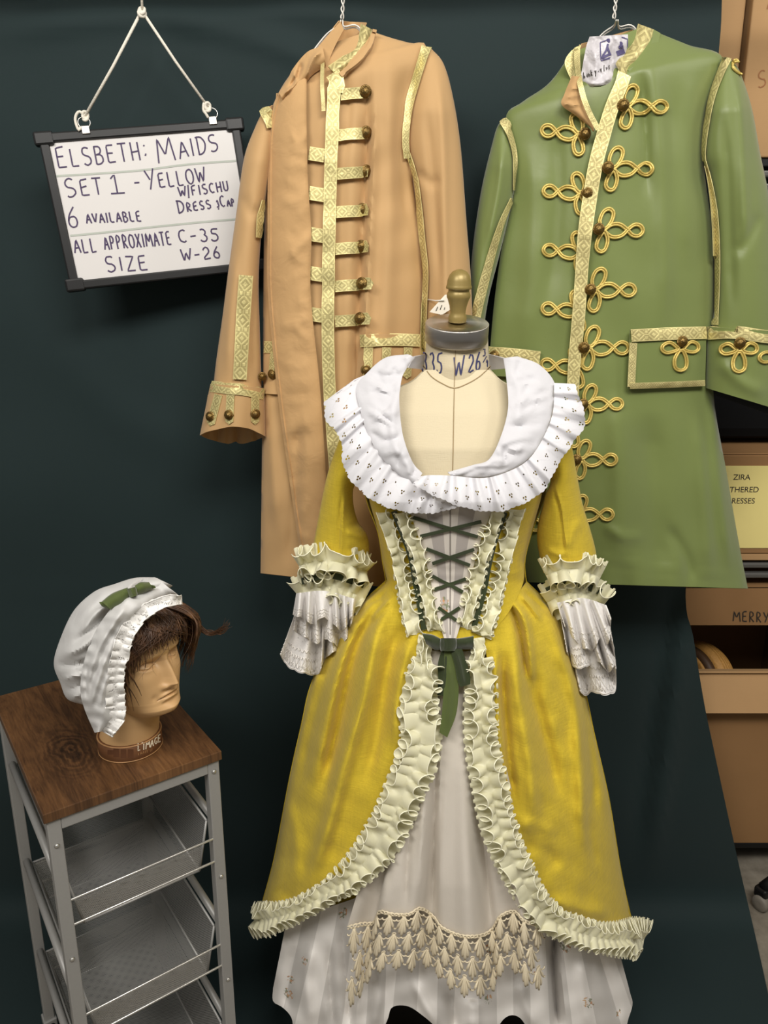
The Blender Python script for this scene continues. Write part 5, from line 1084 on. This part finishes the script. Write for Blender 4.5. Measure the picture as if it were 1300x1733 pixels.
for x, y in ((187, 1275), (197, 1279), (209, 1281), (221, 1281)):
    v, f, uv = stripgrid([(x, y - 13), (x, y), (x, y + 2)], 10, bvb, .0003, 1.04, 4, 0, True, 4); mb.add(v, f, uv)
mb.build('printed_panel', plain('dark_print_panel', srgb(92, 58, 36), .45), bs_, smooth=False)

# wig: tapered locks combed forward from the crown
wig = thing('wig', 'short brown wig with a ragged fringe on the mannequin head', 'wig', hw([0, 0, .12]))
sv = []
zs = np.linspace(.10, .224, 26); ps = np.linspace(-PI, PI, 48, endpoint=False)
Zs, Ps = np.meshgrid(zs, ps, indexing='ij'); zl = np.where(np.cos(Ps) > .2, .150 + (Zs - .10) * (.074 / .124), Zs); zl = np.minimum(zl, .2219)
xs, ys, _ = headpt(Ps, zl); sh = hw(np.stack([xs * 1.07, ys * 1.06, zl + .004], -1).reshape(-1, 3)); mb = MB(); mb.add(sh, gridfaces(26, 48, True)); mb.build('hair_base', M_hair, wig)
r = np.random.default_rng(5); mb = MB()
def lock(phi0, phi1, zend, lift, rad, kink, flick=0.0, zst=.2205):
    t = np.linspace(0, 1, 15); ph = phi0 + (phi1 - phi0) * t ** 1.3 + kink * np.sin(t * 5) * t; z = zst + (zend - zst) * t ** 1.35
    z = np.minimum(z, .2215); x, y, _ = headpt(ph, z); l = np.hypot(x, y) + 1e-6; s = .55 + .45 * np.clip(t * 3, 0, 1); off = .005 + lift * np.sin(PI * np.clip(t * .75, 0, 1)) * s + flick * t ** 3
    P = np.stack([x + x / l * off, y + y / l * off, z + .006 * (1 - t)], -1)
    mb.add(*tubegeo(hw(P), [rad * .5, rad, rad, rad * .8, rad * .12], 5))
for i in range(800):
    u = r.uniform(-1, 1); phi1 = u * 1.95
    if abs(phi1) < .75: ze = .155 + r.normal(0, .006) - .005 * (phi1 > .3)
    elif abs(phi1) < 1.15: ze = .128 - .030 * (abs(phi1) - .75) / .4 + r.normal(0, .008)
    else: ze = .070 + r.normal(0, .014)
    lift = .010 + r.uniform(0, .008) + (.020 if phi1 < -.8 else 0)
    lock(phi1 * .8 + r.normal(0, .25), phi1 + r.normal(0, .07), ze, lift, r.uniform(.0007, .0021), r.normal(0, .10), r.uniform(-.003, .006) if abs(phi1) < 1.2 else r.uniform(-.004, .001))
for i in range(22):
    j = lambda s: r.normal(0, s)
    P = spline([at(326 + j(5), 1045 + j(7), 1.10), at(342 + j(2), 1066 + j(3), 1.105), at(358 + j(2), 1072 + j(2), 1.105), at(374 + j(3), 1067 + j(2.5), 1.10), at(386 + j(4), 1056 + j(4), 1.095)], 18); mb.add(*tubegeo(P, [.0012, .0010, .0008, .0005, .0001], 5))
for i in range(34): lock(r.uniform(-1.8, 1.8), r.uniform(-1.8, 1.8), r.uniform(.10, .15), .022, .0004, r.normal(0, .15), r.uniform(0, .014))
mb.build('hair', M_hair, wig, label='brown locks of the fringe')

cap = thing('mob_cap', 'gathered white mob cap with lace edge and green bow on the brown wig', 'cap', at(150, 1150, 1.10))
cfold = [([(205, 1010), (165, 1035), (135, 1075)], 6, .0102), ([(190, 1030), (160, 1060), (120, 1090)], 5, -.0085), ([(170, 1070), (140, 1095), (105, 1110)], 6, .0102), ([(150, 1118), (125, 1125), (96, 1125)], 5, -.0102), ([(148, 1140), (125, 1145), (104, 1150)], 4.5, .0102), ([(146, 1158), (128, 1163), (110, 1168)], 4, -.0085), ([(146, 1172), (130, 1178), (118, 1182)], 4, .0085), ([(230, 984), (215, 1000), (205, 1010)], 6, .0102), ([(246, 978), (236, 988), (222, 996)], 4, -.0136), ([(180, 1000), (150, 1030), (125, 1060)], 7, .0068)]
Yl = lambda Sg: 1.125 - .085 * Sg
crn = loft('crown', [(262, 977), (228, 978), (195, 988), (160, 1001), (126, 1032), (104, 1076), (91, 1122), (102, 1156), (114, 1183), (142, 1193)], [(292, 992), (276, 1002), (250, 1018), (216, 1048), (196, 1086), (184, 1130), (176, 1170), (164, 1200)], 1.075, [(0, .02), (.25, .066), (.6, .086), (1, .05)], [(0, .03), (.3, .09), (.7, .095), (1, .04)], 70, 50, M_organdy, cap, cfold, lambda PX, PY, Sg, T: wob(PX, PY, .0030, 30, 41) + .004 * np.sin(PY / 5.5 + 2 * np.sin(PX / 22)) * sstep(.35, .75, Sg) * sstep(.3, .6, T), e=.6, cap=True, solid=.001)
seam = [(266, 978), (228, 996), (188, 1030), (158, 1075), (141, 1125), (136, 1168), (143, 1200), (160, 1240)]
edge = [(304, 1010), (272, 1012), (242, 1026), (217, 1050), (202, 1080), (195, 1112), (188, 1150), (189, 1185), (190, 1212), (172, 1238)]
ybr = lambda PX, PY, Sg, T: (1.055 - .082 * sstep(0, .34, T) + .014 * sstep(.6, 1, T)) + .012 * (1 - Sg) - .018 * np.sin(PI * Sg) ** .8 - .012 * sstep(.5, 1, T) * 0
bfold = [([(215, 1020), (190, 1060), (165, 1100), (148, 1150)], 6, .006), ([(205, 1050), (180, 1090), (160, 1140), (150, 1180)], 4, -.005), ([(196, 1085), (178, 1120), (160, 1170), (152, 1200)], 5, .006), ([(186, 1140), (176, 1165), (168, 1200)], 4, .005), ([(150, 1120), (146, 1150), (146, 1180)], 3, -.005), ([(245, 1000), (220, 1012), (200, 1030)], 4, .004)]
br = sheet('brim', seam, edge, ybr, 90, 36, M_organdy, cap, bfold, lambda PX, PY, Sg, T: wob(PX, PY, .0018, 26, 42) + .0035 * np.sin(T * 95) * (1 - Sg) ** 3, solid=.001, bvh=True)
farE = [(304, 1010), (322, 1030), (333, 1060)]
ruffle([(308, 1015), (276, 1018), (247, 1033), (223, 1056), (209, 1085), (201, 1114), (195, 1150), (195, 1185), (195, 1212), (177, 1240)], [12, 15, 20, 22, 23, 23, 24, 27, 30, 26], [BV[br]], .007, .016, cap, off=.003, Yd=1.0, seed=51, name='lace_edge', edge=.0008, a=.2, curl=.12, mat=M_caplace, emat=M_laceedge)
# green velvet bow on the cap
BCP = [BV[br], BV[crn]]; yh = lambda a, b: nearest_hit(a, b, BCP, 1.0)[0].y
yb2 = yh(222, 1004) - .004; yL = min(yh(187, 1015), yh(200, 1010), yh(178, 1022)) - .012; yR = min(yh(245, 996), yh(252, 993)) - .008
kb = loft('bow', [(214, 997), (217, 1006), (220, 1012)], [(230, 993), (232, 1001), (233, 1007)], yb2 - .012, .010, .006, 12, 14, M_velvetlight, cap, [([(222, 996), (226, 1008)], 1.5, .002)], cap=True, bvh=False); kb['label'] = 'moss green velvet bow on the cap'
loft('loop', [(216, 994), (190, 1004), (172, 1018)], [(220, 1010), (208, 1022), (188, 1032)], [(0, yb2 - .008), (1, yL)], [(0, .006), (.5, .012), (1, .008)], .006, 14, 14, M_velvetlight, kb, cap=True, bvh=False)
loft('loop', [(228, 991), (238, 985), (252, 985)], [(233, 1007), (246, 1002), (260, 996)], [(0, yb2 - .006), (1, yR)], [(0, .006), (.5, .012), (1, .006)], .006, 14, 14, M_velvetlight, kb, cap=True, bvh=False)
sheet('tail', [(182, 1014), (174, 1018), (168, 1019)], [(200, 1024), (188, 1032), (172, 1026)], const(yL + .004), 12, 8, M_velvetlight, kb, (), lambda PX, PY, Sg, T: .004 * np.sin(Sg * PI), solid=.002)
sheet('tail', [(248, 992), (256, 990), (262, 991)], [(252, 998), (259, 996), (264, 994)], const(yR + .004), 10, 6, M_velvetlight, kb, solid=.002)

# ---------------------------------------------------------------- shelf of boxes beside the curtain
YS = 1.72
zat = lambda py, Y: float(unproj(650, py, Y)[2]); xat = lambda px, py, Y: float(unproj(px, py, Y)[0])
XL, XR = .60, 2.05
sh = thing('shelf_unit', 'grey steel shelf unit loaded with boxes beside the curtain', 'shelf', ((XL + XR) / 2, YS + .25, 0))
for x in (XL, XR):
    for y in (YS + .02, YS + .48): box('post', (x, y, 1.13), (.03, .03, 2.2), M_shelf, sh)
zs1, zs2, zs3 = zat(268, YS), zat(938, YS), .10
for z in (zs1, zs2, zs3): 
    box('shelf_board', ((XL + XR) / 2, YS + .25, z - .008), (XR - XL + .04, .5, .016), M_card if z == zs2 else M_black, sh)
    if z != zs3:
        for dz in (.030, .056): box('shelf_rail', ((XL + XR) / 2, YS + .012, z - dz), (XR - XL, .022, .014), M_shelf, sh, bevel=.004)
for x in (XL, XR):
    for y in (YS + .02, YS + .48): lathe('foot', [(.02, 0), (.02, .03)], (x, y, .0), M_black, sh, sides=12)
def carton(name, label, x0, x1, z0, z1, y0, y1, m, **k):
    t = thing(name, label, 'box', ((x0 + x1) / 2, (y0 + y1) / 2, z0))
    o = box('carton', ((x0 + x1) / 2, (y0 + y1) / 2, (z0 + z1) / 2), (x1 - x0, y1 - y0, z1 - z0), m, t, bevel=.003, bvh=True)
    return t, o
x1 = xat(1262, 60, YS); zt = zat(-70, YS)
carton('cardboard_box', 'pale cardboard box on the high shelf, right against the curtain edge', XL + .05, x1 - .002, zs1 + .001, zt, YS + .01, YS + .42, M_card)
t2, o2 = carton('cardboard_box', 'cardboard box with a brown letter S on the high shelf above the green cuff', x1 + .006, x1 + .36, zs1 + .001, zt + .02, YS - .005, YS + .40, M_card)
mb = MB(); write(mb, 'S', (1282, 149), (1302, 145), 28, [BV[o2]], 2.2, up=(.05, -1), Yd=YS, off=.0008); write(mb, 'I', (1296, 16), (1306, 14), 22, [BV[o2]], 2.2, up=(.3, -1), Yd=YS, off=.0008)
mb.build('lettering', plain('brown_marker', srgb(150, 100, 62), .8), t2, smooth=False)
# middle shelf: labelled box, black cloth bag on top
xb0, xb1 = xat(1150, 860, YS), xat(1420, 860, YS)
zb1 = zat(770, YS)
t3, o3 = carton('cardboard_box', 'cardboard box with a yellow paper label beside the green coat hem', xb0, xb1, zs2 + .001, zb1, YS, YS + .38, M_cardd)
box('flap', ((xb0 + xb1) / 2, YS + .08, zb1 + .010), (xb1 - xb0 - .02, .16, .004), M_cardd, t3, M=Matrix.Rotation(.10, 3, 'X'))
yl0, yl1 = xat(1185, 860, YS), xat(1350, 860, YS); zl0, zl1 = zat(927, YS), zat(788, YS)
box('paper_label', ((yl0 + yl1) / 2, YS - .0015, (zl0 + zl1) / 2), (yl1 - yl0, .001, zl1 - zl0), M_paper, t3, bevel=None)
MX = Matrix.Rotation(PI / 2, 3, 'X')
for s, px, py in (('ZIRA', 1240.5, 812), ('FEATHERED', 1212.5, 833), ('DRESSES', 1227.5, 852)):
    p = at(px, py, YS - .0022); fonttext('lettering', s, p, .0190, MX, M_darkink, t3)
zbk = zat(755, YS + .05)
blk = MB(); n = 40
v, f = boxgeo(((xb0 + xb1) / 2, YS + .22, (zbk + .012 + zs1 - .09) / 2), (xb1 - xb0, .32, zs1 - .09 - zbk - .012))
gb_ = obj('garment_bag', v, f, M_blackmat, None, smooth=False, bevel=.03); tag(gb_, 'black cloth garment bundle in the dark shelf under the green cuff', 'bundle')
# lower shelf: open fronted carton with a straw hat
bx0_, bx1_ = xat(1150, 1055, YS), xat(1450, 1055, YS)
zb, z_t, zo1, zo0 = zs3 + .001, zat(994, YS), zat(1058, YS), zat(1136, YS)
t4 = thing('cardboard_box', 'large brown cardboard box with an open front flap and the marker word MERRY', 'box', ((bx0_ + bx1_) / 2, YS + .2, zb))
cxm, wx = (bx0_ + bx1_) / 2, bx1_ - bx0_
fp = box('front_panel', (cxm, YS + .002, (zb + zo0) / 2), (wx, .004, zo0 - zb), M_cardd, t4, bevel=None)  # body takes the darker board: its shade is painted into the colour
up_ = box('front_panel', (cxm, YS + .002, (zo1 + z_t) / 2), (wx, .004, z_t - zo1), M_cardd, t4, bevel=None, bvh=True)
for nm, c, s in (('side_panel', (bx0_ + .002, YS + .2, (zb + z_t) / 2), (.004, .39, z_t - zb)), ('side_panel', (bx1_ - .002, YS + .2, (zb + z_t) / 2), (.004, .39, z_t - zb)), ('back_panel', (cxm, YS + .396, (zb + z_t) / 2), (wx, .004, z_t - zb)), ('bottom_panel', (cxm, YS + .2, zb + .002), (wx - .01, .38, .004)), ('top_panel', (cxm, YS + .2, z_t), (wx, .4, .004))):
    box(nm, c, s, M_cardd, t4, bevel=None)
ln = .105; an = math.radians(22)
fl = box('flap', (cxm + .008, YS - math.sin(an) * ln / 2 - .006, zo0 - math.cos(an) * ln / 2 + .004), (wx, .004, ln), M_card, t4, M=Matrix.Rotation(-an, 3, 'X'), bevel=None, label='folded down cardboard flap coloured as lit from above')  # both flaps take the paler board, painting in their brighter upturned faces
box('flap', (cxm, YS - .004, zo0 + .003), (wx, .030, .004), M_card, t4, M=Matrix.Rotation(-.25, 3, 'X'), bevel=None)
mb = MB(); write(mb, 'MERRY', (1241, 1051), (1304, 1054), 17, [BV[up_]], 2.0, up=(.02, -1), Yd=YS, off=.001); mb.build('handwriting', M_darkink, t4, smooth=False)
# hat lying on its side on a pile of cloth inside the carton
hc = at(1178, 1150, YS + .12); hax = Vector((-.93, -.36, .05)).normalized()
hat = thing('straw_hat', 'braided straw hat with a dark ribbon lying inside the open cardboard box', 'hat', (hc.x, hc.y, hc.z - .11))
prof = []
for i in range(60):
    t = i / 59; a = t * PI / 2; prof.append((.105 * math.cos(a) ** .6 + .0022 * abs(math.sin(i * PI / 5)) + .0004, -.075 * math.sin(a)))
lathe('crown', [(.098, .012)] + [(.104, .006)] + prof, hc, M_straw, hat, axis=hax, sides=64)
lathe('ribbon', [(.082, .012), (.096, .013), (.0965, .030), (.082, .032)], hc, plain('brown_ribbon', srgb(70, 48, 28), .6), hat, axis=hax, sides=48)
lathe('rim', [(.060, .02), (.078, .030), (.083, .033), (.078, .038), (.06, .036)], hc, M_straw, hat, axis=hax, sides=48)
xm0, xm1 = bx0_ + .01, bx1_ - .01
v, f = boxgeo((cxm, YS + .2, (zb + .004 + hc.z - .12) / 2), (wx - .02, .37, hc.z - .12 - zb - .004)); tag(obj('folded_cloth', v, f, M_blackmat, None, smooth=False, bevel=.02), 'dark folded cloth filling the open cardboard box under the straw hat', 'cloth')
# white sheet of plastic between shelf and lower box
q = [at(1268, 984, YS + .05), at(1330, 994, YS + .05), at(1330, 999, YS + .03), at(1268, 988, YS + .03)]
# caster on the floor beside the boxes
cb = at(1286, 1541, 1.592); cz = .022
ca = thing('caster', 'black swivel caster with a grey wheel on the concrete floor', 'caster', (cb.x, cb.y, 0))
lathe('wheel', [(.006, -.011), (.018, -.011), (.0215, -.007), (.0215, .007), (.018, .011), (.006, .011)], (cb.x, cb.y, .0215), plain('grey_rubber', srgb(120, 114, 104), .6), ca, axis=(.85, .5, 0), sides=28)
v, f = boxgeo((cb.x + .006, cb.y + .01, .046), (.03, .034, .03), Matrix.Rotation(.5, 3, 'Z')); obj('fork', v, f, M_black, ca, smooth=False, bevel=.006)
tube('leg', [(cb.x + .008, cb.y + .012, .055), (cb.x + .03, cb.y + .014, .075), (cb.x + .22, cb.y + .03, .10)], .016, M_black, ca, 12)
